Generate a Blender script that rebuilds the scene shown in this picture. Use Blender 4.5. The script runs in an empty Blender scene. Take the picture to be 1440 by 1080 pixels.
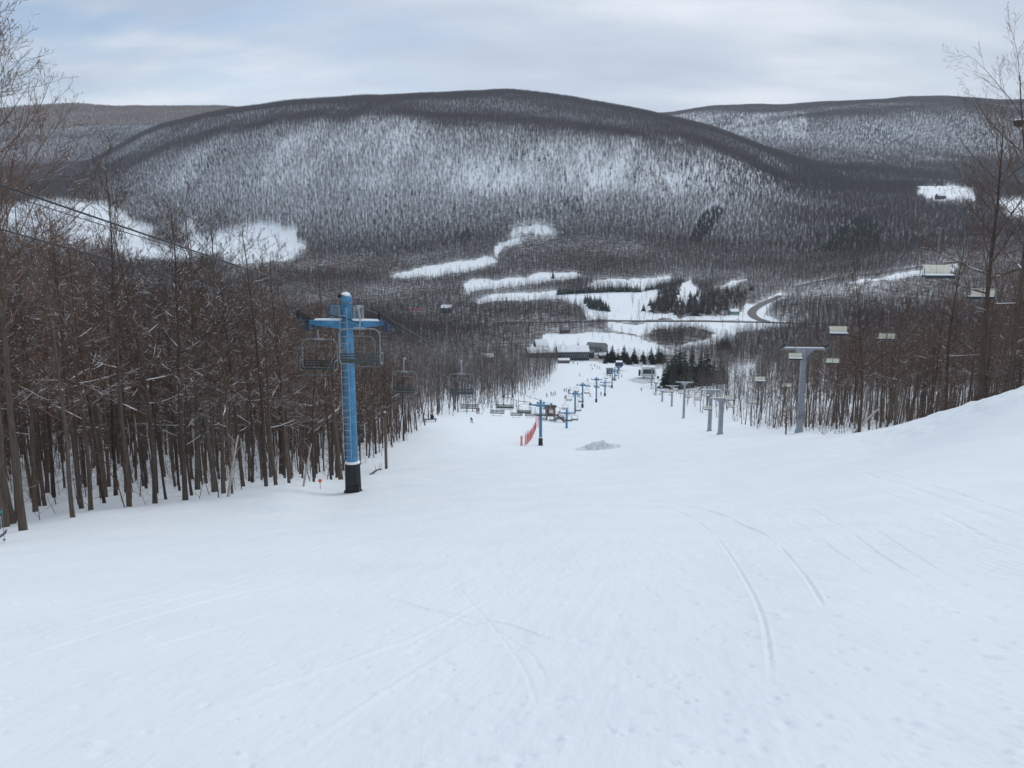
import bpy, bmesh, math, random
import numpy as np
from mathutils import Vector, Matrix
R = math.radians
random.seed(7)
rng = np.random.default_rng(7)
SC = bpy.context.scene
COL = SC.collection
HAZE = 4.2e-5

# ------------------------------------------------------------------ camera
FPX, PITCH = 1130.0, R(10)
CP, SP = math.cos(PITCH), math.sin(PITCH)
def pt(px, py, Z):
    u, v = (px - 720) / FPX, (540 - py) / FPX
    return Vector((Z * u, Z * (CP + v * SP), Z * (-SP + v * CP)))
cam_d = bpy.data.cameras.new('camera')
cam_d.sensor_fit = 'HORIZONTAL'
cam_d.sensor_width = 36.0
cam_d.lens = 36.0 * FPX / 1440.0
cam_d.clip_start, cam_d.clip_end = 0.1, 60000
cam = bpy.data.objects.new('camera', cam_d)
COL.objects.link(cam)
cam.rotation_euler = (R(90) - PITCH, 0, 0)
SC.camera = cam

# ------------------------------------------------------------------ helpers
def tag(o, label=None, cat=None, group=None, kind=None):
    if label: o['label'] = label
    if cat: o['category'] = cat
    if group: o['group'] = group
    if kind: o['kind'] = kind
    return o

def link(name, me, mats, parent=None, loc=None):
    o = bpy.data.objects.new(name, me)
    COL.objects.link(o)
    if mats is not None and not me.materials:
        for m in (mats if isinstance(mats, (list, tuple)) else [mats]):
            me.materials.append(m)
    if parent: o.parent = parent
    if loc is not None: o.location = loc
    return o

def empty(name, loc, rz=0.0, label=None, cat=None, group=None):
    o = bpy.data.objects.new(name, None)
    COL.objects.link(o)
    o.empty_display_size = 0.3
    o.location = loc
    o.rotation_euler = (0, 0, rz)
    return tag(o, label, cat, group)

class MB:
    """collects shapes, builds one mesh"""
    def __init__(s): s.v = []; s.f = []; s.mi = []; s.cur = 0
    def add(s, vs, fs):
        n = len(s.v)
        s.v.extend(tuple(v) for v in vs)
        for f in fs:
            s.f.append(tuple(i + n for i in f)); s.mi.append(s.cur)
        return s
    def box(s, c, d, rot=None, taper=1.0):
        x, y, z = d[0] / 2, d[1] / 2, d[2] / 2
        vs = []
        for k, (sx, sy, sz) in enumerate([(-1,-1,-1),(1,-1,-1),(1,1,-1),(-1,1,-1),(-1,-1,1),(1,-1,1),(1,1,1),(-1,1,1)]):
            t = taper if sz > 0 else 1.0
            p = Vector((sx * x * t, sy * y * t, sz * z))
            if rot is not None: p = rot @ p
            vs.append(p + Vector(c))
        return s.add(vs, [(0,3,2,1),(4,5,6,7),(0,1,5,4),(1,2,6,5),(2,3,7,6),(3,0,4,7)])
    def tube(s, pts, rad, n=6, cap=True):
        pts = [Vector(p) for p in pts]
        if not isinstance(rad, (list, tuple)): rad = [rad] * len(pts)
        rings = []
        up = None
        for i, p in enumerate(pts):
            a = pts[max(i - 1, 0)]; b = pts[min(i + 1, len(pts) - 1)]
            t = (b - a).normalized()
            if up is None:
                up = Vector((0, 0, 1)) if abs(t.z) < 0.9 else Vector((1, 0, 0))
            e = (up - t * up.dot(t)).normalized(); g = t.cross(e)
            up = e
            rings.append([p + (e * math.cos(2 * math.pi * k / n) + g * math.sin(2 * math.pi * k / n)) * rad[i] for k in range(n)])
        vs = [v for r in rings for v in r]
        fs = []
        for i in range(len(pts) - 1):
            for k in range(n):
                k2 = (k + 1) % n
                fs.append((i * n + k, i * n + k2, (i + 1) * n + k2, (i + 1) * n + k))
        if cap:
            fs.append(tuple(range(n - 1, -1, -1)))
            fs.append(tuple((len(pts) - 1) * n + k for k in range(n)))
        return s.add(vs, fs)
    def mesh(s, name, smooth=False):
        me = bpy.data.meshes.new(name)
        me.from_pydata(s.v, [], s.f)
        me.polygons.foreach_set('material_index', s.mi)
        if smooth: me.polygons.foreach_set('use_smooth', [True] * len(me.polygons))
        me.validate(); me.update()
        return me
    def build(s, name, mats, parent=None, loc=None, smooth=False, bevel=0.0):
        me = s.mesh(name, smooth)
        if bevel:
            b = bmesh.new(); b.from_mesh(me)
            bmesh.ops.bevel(b, geom=b.edges[:], offset=bevel, segments=2, affect='EDGES', clamp_overlap=True)
            b.to_mesh(me); b.free()
        return link(name, me, mats, parent, loc)

def np_mesh(name, co, quads, smooth=True):
    me = bpy.data.meshes.new(name)
    co = np.ascontiguousarray(co, np.float32); quads = np.ascontiguousarray(quads, np.int32)
    k = quads.shape[1]
    me.vertices.add(len(co)); me.vertices.foreach_set('co', co.ravel())
    me.loops.add(quads.size); me.loops.foreach_set('vertex_index', quads.ravel())
    me.polygons.add(len(quads))
    me.polygons.foreach_set('loop_start', np.arange(0, quads.size, k, dtype=np.int32))
    me.polygons.foreach_set('use_smooth', np.full(len(quads), smooth))
    me.update(calc_edges=True)
    return me

def set_attr(me, name, arr):
    a = me.attributes.new(name, 'FLOAT', 'POINT')
    a.data.foreach_set('value', np.ascontiguousarray(arr, np.float32).ravel())

def vnoise(x, y, seed=0):
    xi = np.floor(x).astype(np.int64); yi = np.floor(y).astype(np.int64)
    fx = x - xi; fy = y - yi
    fx = fx * fx * (3 - 2 * fx); fy = fy * fy * (3 - 2 * fy)
    def h(a, b):
        n = (a * 374761393 + b * 668265263 + seed * 1274126177) & 0xffffffff
        n = ((n ^ (n >> 13)) * 1274126177) & 0xffffffff
        n = (n ^ (n >> 16)) & 0xffff
        return n / 65535.0
    return (h(xi, yi) * (1 - fx) + h(xi + 1, yi) * fx) * (1 - fy) + (h(xi, yi + 1) * (1 - fx) + h(xi + 1, yi + 1) * fx) * fy
def fbm(x, y, oct=4, seed=0):
    t = 0; a = 0.5; s = 0
    for o in range(oct):
        t = t + a * vnoise(x * 2 ** o, y * 2 ** o, seed + o * 17); s += a; a *= 0.5
    return t / s * 2 - 1

# ------------------------------------------------------------------ materials
class NM:
    def __init__(s, name):
        s.m = bpy.data.materials.new(name); s.m.use_nodes = True
        s.t = s.m.node_tree; s.N = s.t.nodes; s.b = s.N['Principled BSDF']
    def n(s, typ, **kw):
        x = s.N.new(typ)
        for k, v in kw.items():
            if k.startswith('i_'):
                key = k[2:]
                x.inputs[int(key) if key.isdigit() else key.replace('_', ' ')].default_value = v
            else: setattr(x, k, v)
        return x
    def l(s, a, b): s.t.links.new(a, b)
    def ramp(s, fac, stops):
        r = s.n('ShaderNodeValToRGB')
        while len(r.color_ramp.elements) < len(stops): r.color_ramp.elements.new(0.5)
        for e, (p, c) in zip(r.color_ramp.elements, stops):
            e.position = p; e.color = (*c, 1) if len(c) == 3 else c
        s.l(fac, r.inputs[0]); return r.outputs[0]

def paint(name, col, rough=0.5, metal=0.0, dirt=0.25, scale=6.0, col2=None):
    """worn painted / plain surface with uneven colour"""
    M = NM(name)
    tc = M.n('ShaderNodeTexCoord')
    no = M.n('ShaderNodeTexNoise', i_Scale=scale, i_Detail=6.0, i_Roughness=0.65)
    M.l(tc.outputs['Object'], no.inputs['Vector'])
    c2 = col2 or tuple(c * (1 - dirt) for c in col)
    M.l(M.ramp(no.outputs['Fac'], [(0.3, c2), (0.62, col)]), M.b.inputs['Base Color'])
    M.b.inputs['Roughness'].default_value = rough
    M.b.inputs['Metallic'].default_value = metal
    return M.m
# ------------------------------------------------------------------ terrain: rows of surveyed points, lofted
def conv(px, py, Z):
    p = pt(px, py, Z); r = math.hypot(p.x, p.y)
    return math.degrees(math.atan2(p.x, p.y)), math.log(r), (p.z + 1.65) / r
ROWS_PX = [
 # B brow of the near slope
 [(-300,800,24),(-150,770,26),(0,748,28),(100,728,31),(200,718,33),(300,702,37),(400,681,43),(480,673,60),(508,662,64),(560,655,68),(640,650,70),(720,648,70),(850,645,80),(930,628,85),(1010,616,85),(1100,611,70),(1170,608,60),(1250,597,54),(1330,578,48),(1440,547,42),(1590,500,38),(1740,450,36)],
 # C just behind it
 [(-300,760,36),(0,718,40),(200,692,46),(400,668,58),(480,663,74),(540,652,80),(640,647,84),(720,646,92),(850,653,102),(930,636,108),(1010,624,112),(1100,617,84),(1170,617,76),(1250,608,70),(1330,598,62),(1440,575,56),(1590,540,54),(1740,500,52)],
 # D
 [(-300,690,70),(0,655,72),(200,640,80),(400,634,92),(500,632,102),(560,625,112),(640,616,128),(720,627,155),(760,629,163),(850,630,158),(930,618,150),(1010,613,152),(1060,606,140),(1130,609,95.5),(1200,604,95),(1330,594,86),(1440,575,78),(1740,540,75)],
 # E
 [(-300,590,150),(0,585,150),(200,582,150),(400,592,160),(540,604,166),(600,590,176),(663,581,206),(720,596,212),(760,602,216),(797,605,226),(850,601,226),(930,592,226),(1000,592,220),(1060,588,212),(1130,588,190),(1240,582,170),(1440,565,150),(1740,550,150)],
 # F
 [(-300,530,280),(0,532,280),(200,535,280),(400,548,290),(540,566,290),(640,558,300),(700,562,300),(760,573,300),(819,572,306),(840,568,335),(930,567,335),(1000,563,325),(1100,555,300),(1240,545,280),(1440,532,260),(1740,520,260)],
 # G
 [(-300,478,500),(0,482,500),(200,488,500),(400,505,490),(600,520,480),(700,527,480),(780,522,500),(870,522,518),(940,526,510),(1040,521,500),(1150,510,480),(1300,500,450),(1440,490,430),(1740,480,430)],
 # H
 [(-300,440,800),(0,442,800),(300,456,780),(500,472,700),(640,482,650),(750,492,640),(830,493,620),(900,492,640),(1000,490,650),(1100,482,650),(1300,463,640),(1440,452,620),(1740,440,620)],
 # I
 [(-300,425,1000),(0,425,1000),(300,436,950),(600,456,850),(750,456,790),(860,454,780),(1000,453,780),(1100,455,780),(1250,441,800),(1440,427,800),(1740,415,800)],
 # J
 [(-300,398,1300),(0,396,1300),(200,400,1250),(400,412,1150),(550,425,1050),(700,420,1000),(860,412,980),(1000,410,980),(1080,415,980),(1250,395,1000),(1440,380,1000),(1740,370,1000)],
 # K
 [(-300,362,1650),(0,350,1650),(100,350,1600),(200,360,1550),(400,378,1400),(550,390,1300),(700,386,1250),(860,386,1200),(1000,388,1200),(1150,372,1250),(1300,352,1250),(1440,340,1250),(1740,330,1250)],
 # L foot of the hill
 [(-300,300,2000),(0,288,1900),(100,282,1850),(200,312,1900),(300,318,1800),(400,322,1700),(550,335,1600),(700,330,1550),(860,335,1500),(1000,330,1550),(1150,315,1700),(1300,290,1800),(1440,285,1900),(1740,280,2000)],
 # M shoulder above the steep face
 [(-300,285,2600),(0,268,2500),(100,262,2500),(160,246,2450),(230,215,2350),(310,188,2300),(420,168,2200),(550,165,2150),(640,178,2100),(760,188,2050),(900,194,2050),(980,207,2050),(1050,232,2050),(1110,255,2200),(1200,262,2350),(1300,256,2450),(1440,252,2500),(1740,250,2500)],
 # N main ridge
 [(-300,262,3200),(0,250,3100),(80,245,3000),(130,228,2950),(180,203,2850),(240,180,2800),(310,157,2700),(380,147,2700),(500,138,2800),(600,134,2900),(700,132,2900),(780,138,2900),(850,147,2850),(920,161,2800),(1000,182,2700),(1090,215,2600),(1150,238,2750),(1300,240,2900),(1440,238,2900),(1740,235,2900)],
 # O behind it
 [(-300,255,3800),(0,240,3800),(80,240,3700),(130,240,3650),(240,225,3600),(310,200,3500),(500,185,3600),(700,180,3700),(850,190,3600),(920,205,3500),(1000,220,3350),(1060,224,3300),(1150,226,3250),(1300,224,3300),(1440,222,3300),(1740,222,3300)],
 # O2 half way up the far hills
 [(-300,195,4700),(0,190,4700),(130,190,4700),(240,195,4700),(320,190,4700),(500,185,4600),(700,180,4600),(850,185,4400),(940,190,4000),(1060,190,3800),(1110,178,3650),(1200,172,3600),(1300,172,3600),(1440,175,3600),(1740,178,3600)],
 # P far ridges
 [(-300,140,5600),(0,142,5500),(100,144,5500),(200,149,5600),(310,150,5800),(400,160,5900),(600,170,5900),(800,170,5500),(940,160,4900),(1000,154,4800),(1080,152,4800),(1130,151,4700),(1200,144,4500),(1260,140,4500),(1330,139,4500),(1440,143,4500),(1740,150,4500)],
 # Q behind
 [(-300,180,8200),(310,190,8200),(800,190,8200),(1130,175,7000),(1740,175,7000)],
]
_m = [k for k, r in enumerate(ROWS_PX) if r[0] == (-300,285,2600)][0]
ROWS_PX.insert(_m + 1, [(a, b - 5, c * 1.06) for a, b, c in ROWS_PX[_m]])
AZ = np.concatenate([np.arange(-62, -37, 0.5), np.arange(-37, 37, 0.06), np.arange(37, 62.01, 0.5)])
LR = np.concatenate([np.linspace(math.log(.6), math.log(3.2), 50)[:-1], np.linspace(math.log(3.2), math.log(58), 820)[:-1], np.linspace(math.log(58), math.log(8000), 640)])
def smooth_az(v, sig):
    # gaussian smoothing on a uniform az axis
    ua = np.arange(-70, 70.01, 0.1); f = np.interp(ua, AZ, v)
    k = np.exp(-0.5 * (np.arange(-40, 41) * 0.1 / sig) ** 2); k /= k.sum()
    f = np.convolve(np.pad(f, 40, mode='edge'), k, mode='valid')
    return np.interp(AZ, ua, f)
rows_L, rows_S = [], []
a0 = np.array([-62, -37, -15, 0, 15, 33, 62.0])
for r_, s_ in ((0.6, [-.18,-.31,-.37,-.38,-.36,-.30,-.12]), (4, [-.18,-.325,-.385,-.388,-.365,-.30,-.12]), (12, [-.18,-.335,-.39,-.390,-.365,-.285,-.10]), (27, [-.18,-.338,-.388,-.384,-.355,-.262,-.10])):
    c = []
    for a_, q_ in zip(a0, s_):
        x_, y_, z_ = r_ * math.sin(R(a_)), r_ * math.cos(R(a_)), -1.65 + r_ * q_
        t_ = R(15) - PITCH; y_, z_ = y_ * math.cos(t_) - z_ * math.sin(t_), y_ * math.sin(t_) + z_ * math.cos(t_)
        c.append((math.degrees(math.atan2(x_, y_)), math.log(math.hypot(x_, y_)), (z_ + 1.65) / math.hypot(x_, y_)))
    c = np.array(c)
    rows_L.append(smooth_az(np.interp(AZ, c[:, 0], c[:, 1]), 2.0)); rows_S.append(smooth_az(np.interp(AZ, c[:, 0], c[:, 2]), 2.0))
for k, row in enumerate(ROWS_PX):
    c = np.array([conv(*p) for p in row])
    sg = 0.9 if k < 11 else 0.7
    rows_L.append(smooth_az(np.interp(AZ, c[:, 0], c[:, 1]), sg)); rows_S.append(smooth_az(np.interp(AZ, c[:, 0], c[:, 2]), sg))
RL, RS = np.array(rows_L), np.array(rows_S)          # rows x az
K = len(RL)
# monotone cubic along log r for every azimuth
h = np.diff(RL, axis=0); d = np.diff(RS, axis=0) / h
m = np.zeros_like(RS)
m[1:-1] = np.where(d[:-1] * d[1:] > 0, 2 * d[:-1] * d[1:] / (d[:-1] + d[1:] + 1e-12 * np.sign(d[:-1] + d[1:] + 1e-15)), 0)
S = np.zeros((len(LR), len(AZ)))
for j in range(len(AZ)):
    x = RL[:, j]; i = np.clip(np.searchsorted(x, LR) - 1, 0, K - 2)
    t = np.clip((LR - x[i]) / (x[i + 1] - x[i]), 0, 1); hh = x[i + 1] - x[i]
    y0, y1 = RS[i, j], RS[i + 1, j]; m0, m1 = m[i, j] * hh, m[i + 1, j] * hh
    S[:, j] = (2*t**3 - 3*t**2 + 1) * y0 + (t**3 - 2*t**2 + t) * m0 + (-2*t**3 + 3*t**2) * y1 + (t**3 - t**2) * m1
# slight smoothing along r
kk = np.exp(-0.5 * (np.arange(-9, 10) / 4.0) ** 2); kk /= kk.sum()
Sp = np.pad(S, ((9, 9), (0, 0)), mode='edge')
S = sum(kk[q] * Sp[q:q + len(LR)] for q in range(19))
RR = np.exp(LR)[:, None]; AA = np.radians(AZ)[None, :]
GX, GY = RR * np.sin(AA), RR * np.cos(AA)
GZ = -1.65 + RR * S
# natural unevenness, growing with distance
far = np.clip((RR - 250) / 700, 0, 1)
GZ = GZ + far * (fbm(GX / 420, GY / 420, 5, 3) * 16 * np.clip(RR / 2500, 0.12, 1.4))
hill = np.clip((RR - 1500) / 400, 0, 1) * np.clip((3000 - RR) / 500, 0, 1)
GZ = GZ - hill * 14 * np.maximum(0, fbm(GX / 170 + fbm(GX / 600, GY / 600, 2, 5), GY / 1500, 3, 9))     # gullies down the face
GZ = GZ + np.clip((RR - 20) / 40, 0, 1) * np.clip((700 - RR) / 300, 0, 1) * fbm(GX / 23, GY / 23, 3, 21) * 0.45

bank = np.exp(-((RR - 47) / 5.0) ** 2) * np.clip((np.degrees(AA) - 22) / 5, 0, 1)
GZ = GZ + bank * (0.45 * np.maximum(0, fbm(GX / 1.7, GY / 2.2, 3, 33)) + .12 * fbm(GX / .5, GY / .5, 2, 34))

def ground(x, y):
    """height of the terrain under (x, y); arrays or numbers"""
    x = np.asarray(x, float); y = np.asarray(y, float)
    a = np.degrees(np.arctan2(x, y)); l = np.log(np.maximum(np.hypot(x, y), 0.61))
    fa = np.interp(a, AZ, np.arange(len(AZ))); fl = np.interp(l, LR, np.arange(len(LR)))
    ia = np.clip(fa.astype(int), 0, len(AZ) - 2); il = np.clip(fl.astype(int), 0, len(LR) - 2)
    ta, tl = fa - ia, fl - il
    return (GZ[il, ia] * (1 - ta) + GZ[il, ia + 1] * ta) * (1 - tl) + (GZ[il + 1, ia] * (1 - ta) + GZ[il + 1, ia + 1] * ta) * tl
def gz(x, y): return float(ground(x, y))
def on_ground(px, py, lo=2.0, hi=7800):
    """first point of the terrain met by the sight line through a pixel"""
    dv = pt(px, py, 1.0); n = math.hypot(dv.x, dv.y)
    rr = np.exp(np.linspace(math.log(lo), math.log(hi), 4000))
    z = ground(dv.x / n * rr, dv.y / n * rr); below = np.nonzero(dv.z / n * rr <= z)[0]
    r_ = rr[below[0]] if len(below) else hi
    return Vector((dv.x / n * r_, dv.y / n * r_, gz(dv.x / n * r_, dv.y / n * r_)))
def foot(px, Z, py=560):
    """ground point in the direction of pixel column px, at depth Z"""
    p = pt(px, py, Z); return Vector((p.x, p.y, gz(p.x, p.y)))
def project(x, y, z):
    Zc = y * CP - z * SP; up = y * SP + z * CP
    return 720 + FPX * x / Zc, 540 - FPX * up / Zc, Zc
# what the sight line grazes: running maximum of z/r towards the far side
TAN = GZ / RR
HOR = np.maximum.accumulate(TAN, axis=0)
def hidden_by(x, y):
    """tangent of the highest ground in front of (x, y)"""
    a = np.degrees(np.arctan2(x, y)); l = np.log(np.hypot(x, y) * 0.97)
    ia = np.clip(np.interp(a, AZ, np.arange(len(AZ))).round().astype(int), 0, len(AZ) - 1)
    il = np.clip(np.interp(l, LR, np.arange(len(LR))).astype(int), 0, len(LR) - 1)
    return HOR[il, ia]
# ------------------------------------------------------------------ ground materials and meshes
def snow_material(name, near):
    M = NM(name)
    tc = M.n('ShaderNodeTexCoord')
    gm = M.n('ShaderNodeNewGeometry')
    at = M.n('ShaderNodeAttribute', attribute_name='litter')
    n1 = M.n('ShaderNodeTexNoise', i_Scale=0.35, i_Detail=5.0); M.l(tc.outputs['Object'], n1.inputs['Vector'])
    snow = M.ramp(n1.outputs['Fac'], [(0.3, (0.79, 0.845, 0.895)), (0.7, (0.85, 0.89, 0.925))])
    n2 = M.n('ShaderNodeTexNoise', i_Scale=(0.9 if near else 0.11), i_Detail=6.0, i_Roughness=0.7); M.l(tc.outputs['Object'], n2.inputs['Vector'])
    brush = M.ramp(n2.outputs['Fac'], [(0.35, (0.075, 0.062, 0.055)), (0.65, (0.16, 0.13, 0.11))])
    thr = M.n('ShaderNodeMath', operation='SUBTRACT'); M.l(at.outputs['Fac'], thr.inputs[0]); M.l(n2.outputs['Fac'], thr.inputs[1])
    sm = M.n('ShaderNodeMapRange', i_1=-0.12, i_2=0.22); M.l(thr.outputs[0], sm.inputs[0])
    mx = M.n('ShaderNodeMix', data_type='RGBA'); M.l(sm.outputs[0], mx.inputs[0]); M.l(snow, mx.inputs[6]); M.l(brush, mx.inputs[7])
    M.l(mx.outputs[2], M.b.inputs['Base Color'])
    M.b.inputs['Roughness'].default_value = 0.75
    M.b.inputs['Specular IOR Level'].default_value = 0.25
    if near:
        # wind and ski scrape along the fall line, crumbs on top
        mp = M.n('ShaderNodeMapping'); mp.inputs['Rotation'].default_value = (0, 0, R(12.5)); mp.inputs['Scale'].default_value = (2.6, 0.16, 1)
        M.l(tc.outputs['Object'], mp.inputs[0])
        a = M.n('ShaderNodeTexNoise', i_Scale=1.6, i_Detail=7.0, i_Roughness=0.62); M.l(mp.outputs[0], a.inputs['Vector'])
        b = M.n('ShaderNodeTexNoise', i_Scale=7.0, i_Detail=7.0, i_Roughness=0.7); M.l(tc.outputs['Object'], b.inputs['Vector'])
        c = M.n('ShaderNodeTexNoise', i_Scale=0.8, i_Detail=4.0); M.l(tc.outputs['Object'], c.inputs['Vector'])
        m1 = M.n('ShaderNodeMath', operation='MULTIPLY', i_1=0.055); M.l(a.outputs['Fac'], m1.inputs[0])
        m2 = M.n('ShaderNodeMath', operation='MULTIPLY_ADD', i_1=0.030); M.l(b.outputs['Fac'], m2.inputs[0]); M.l(m1.outputs[0], m2.inputs[2])
        m3 = M.n('ShaderNodeMath', operation='MULTIPLY_ADD', i_1=0.10); M.l(c.outputs['Fac'], m3.inputs[0]); M.l(m2.outputs[0], m3.inputs[2])
        bp = M.n('ShaderNodeBump', i_Strength=0.55, i_Distance=1.0); M.l(m3.outputs[0], bp.inputs['Height'])
        M.l(bp.outputs[0], M.b.inputs['Normal'])
    return M.m
M_SNOW = snow_material('groomed_snow', True)
M_SNOWFAR = snow_material('valley_snow', False)

def seg_dist(x, y, pts):
    d = np.full(x.shape, 1e9)
    for (ax, ay), (bx, by) in zip(pts[:-1], pts[1:]):
        vx, vy = bx - ax, by - ay; L2 = vx * vx + vy * vy + 1e-9
        t = np.clip(((x - ax) * vx + (y - ay) * vy) / L2, 0, 1)
        d = np.minimum(d, np.hypot(x - ax - t * vx, y - ay - t * vy))
    return d
def in_poly(x, y, poly):
    c = np.zeros(x.shape, bool); n = len(poly)
    for i in range(n):
        x0, y0 = poly[i]; x1, y1 = poly[(i + 1) % n]
        if y0 == y1: continue
        c ^= ((y0 > y) != (y1 > y)) & (x < (x1 - x0) * (y - y0) / (y1 - y0) + x0)
    return c
def ragged(x, y):
    """field edges wander by several metres"""
    return x + 9 * fbm(x / 28, y / 40, 3, 81), y + 26 * fbm(x / 24, y / 60, 3, 82)
def gpoly(pxs): return [tuple(on_ground(*p, lo=450)[:2]) for p in pxs]
def curve_px(pxs, n=10, lo=2.0):
    """smooth ground path through sighted points"""
    q = [on_ground(*p, lo=lo) for p in pxs]; out = []
    for i in range(len(q) - 1):
        p0, p1, p2, p3 = q[max(i - 1, 0)], q[i], q[i + 1], q[min(i + 2, len(q) - 1)]
        for k in range(n):
            t = k / n
            out.append(tuple(0.5 * ((2 * p1[c]) + (-p0[c] + p2[c]) * t + (2*p0[c] - 5*p1[c] + 4*p2[c] - p3[c]) * t * t + (-p0[c] + 3*p1[c] - 3*p2[c] + p3[c]) * t ** 3) for c in (0, 1)))
    out.append(tuple(q[-1][:2])); return out

# land cover on the valley floor and hillsides: fields without trees
FIELDS = [gpoly(p) for p in [
 [(818,405),(850,394),(900,392),(940,389),(949,391),(930,398),(905,406),(860,403)],
 [(785,419),(830,412),(925,409),(937,418),(915,432),(905,441),(945,441),(952,448),(880,451),(825,449),(818,430),(800,425)],
 [(952,405),(968,395),(982,403),(977,415),(988,415),(976,424),(955,429)],
 [(1003,403),(1042,391),(1047,395),(1010,407)],
 [(548,386),(600,374),(692,363),(702,370),(640,384),(600,389),(560,390)],
 [(645,402),(665,393),(720,392),(760,385),(805,381),(817,386),(800,393),(740,400),(690,405),(655,413)],
 [(665,423),(700,413),(780,410),(822,413),(790,421),(720,423),(680,426)],
 [(716,326),(740,317),(770,320),(797,329),(770,331),(735,329),(725,333)],
 [(694,352),(702,340),(735,335),(736,339),(706,346),(699,362)],
 [(855,455),(935,453.5),(1000,455),(1060,453.5),(1100,456),(1075,463),(1025,470),(1000,482),(965,486),(968,480),(1008,467),(950,462),(890,470),(862,466)],
 [(752,474),(830,469),(880,472),(905,480),(940,490),(960,500),(880,498),(750,500)],
 [(18,292),(60,283),(105,286),(150,289),(178,305),(218,330),(170,346),(110,342),(40,332),(0,322),(0,300)],
 [(252,346),(310,329),(370,319),(418,324),(422,340),(436,352),(400,366),(340,372),(280,362)],
 [(150,350),(200,342),(255,352),(300,366),(240,372),(180,366)],
 [(255,322),(276,308),(280,313),(268,325),(285,330),(262,338)],
 [(1288,262),(1340,261),(1366,269),(1372,286),(1310,286),(1292,276)],
 [(1400,284),(1460,280),(1460,312),(1420,311)],
 [(1195,399),(1260,385),(1345,371),(1346,379),(1280,389),(1215,399)],
 [(1048,453),(1050,441),(1060,430),(1082,419),(1104,412.5),(1107,415),(1084,428),(1076,438),(1086,449),(1118,454),(1115,456)],
 [(945,449),(1000,446),(1050,441),(1056,452),(950,452.5)],
 [(1020,520),(1060,512),(1068,528),(1060,540),(1030,538)],
]]
HOLLOW = gpoly([(900,472),(935,464),(990,462),(1012,466),(985,478),(958,487),(925,485)])
ROAD_MAIN = curve_px([(700,454.5),(760,453.5),(820,452.5),(920,452),(1010,452.3),(1090,454),(1180,456)], lo=500)
ROAD_SIDE = curve_px([(1083,454.5),(1062,447),(1058,438),(1074,427),(1098,416)], lo=500)
ROAD_HILL = curve_px([(1120,404),(1180,391),(1240,384),(1300,375),(1345,369)], lo=500)
TRACK_UP = curve_px([(698,362),(699,350),(706,342),(735,337)], lo=500)
# the ski slope: its open snow, seen as an outline on the ground
PISTE = [tuple(on_ground(*p)[:2]) for p in [(-60,752),(100,731),(200,720),(300,704),(400,684),(480,675),(512,655),(545,640),(570,622),(590,602),(640,585),(690,574),(745,556),(770,540),(784,522),(782,511),(830,508),(870,513),(935,520),(925,545),(945,562),(985,583),(1040,596),(1060,604)]] \
      + [tuple(on_ground(*p, lo=85)[:2]) for p in [(1100,606),(1145,609)]] + [tuple(foot(*p)[:2]) for p in [(1180,70),(1250,60),(1330,54),(1440,49),(1560,45),(1800,38)]] + [(60, -20), (-60, -20), (-40, 15)]

RX, RY = GX, GY
open_f = np.zeros(GX.shape, bool)
rgx, rgy = ragged(GX, GY)
for p in FIELDS: open_f |= in_poly(rgx, rgy, p)
rd = np.minimum(np.minimum(seg_dist(GX, GY, ROAD_MAIN), seg_dist(GX, GY, ROAD_SIDE)), seg_dist(GX, GY, ROAD_HILL))
litter = np.clip((RR - 420) / 150, 0, 1) * np.where(RR < 1500, 0.60 + 0.12 * fbm(GX / 140, GY / 140, 4, 31), 0.34 + 0.05 * fbm(GX / 300, GY / 300, 3, 8))
litter = np.where(open_f, 0.18, litter)
litter = np.where((RR > 1500) & ~open_f, 0.34 + (1 - np.clip((RR - 1500) / 300, 0, 1)) * 0.27, litter)
pis = in_poly(GX, GY, PISTE) & (RR < 600)
litter = np.where((RR < 560) & ~pis, np.maximum(litter, 0.30 + 0.10 * fbm(GX / 9, GY / 9, 3, 77)), litter)
litter = np.where(pis, 0.0, litter)
dirt = in_poly(GX, GY, [tuple(on_ground(*p)[:2]) for p in [(880,534),(900,530),(921,532),(922,538),(905,541),(890,538)]])
litter = np.where(dirt, 0.52, litter)
litter = np.where(in_poly(rgx, rgy, HOLLOW), 0.66, litter)

# ski and groomer tracks pressed into the near slope
near = RR[:, 0] < 110
nx, ny = GX[near], GY[near]
dz = np.zeros(nx.shape)
def press(pts, width, depth, rim=0.22):
    width *= 0.7; depth *= 0.85
    q = np.array(pts); bb = (nx > q[:, 0].min() - .6) & (nx < q[:, 0].max() + .6) & (ny > q[:, 1].min() - .6) & (ny < q[:, 1].max() + .6)
    d = seg_dist(nx[bb], ny[bb], pts) / width
    e0 = np.hypot(nx[bb] - q[0, 0], ny[bb] - q[0, 1]); e1 = np.hypot(nx[bb] - q[-1, 0], ny[bb] - q[-1, 1]); Lq = np.hypot(*(q[-1] - q[0]))
    depth = depth * np.clip(np.minimum(e0, e1) / (0.12 * Lq), 0, 1) * np.clip(1.15 + 1.1 * fbm(nx[bb] / 1.1, ny[bb] / 1.1, 3, 95), 0.25, 1.7)
    dz[bb] += -depth * np.exp(-d ** 2 * 2.2) + depth * rim * np.exp(-((d - 1.25) / 0.45) ** 2)
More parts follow.
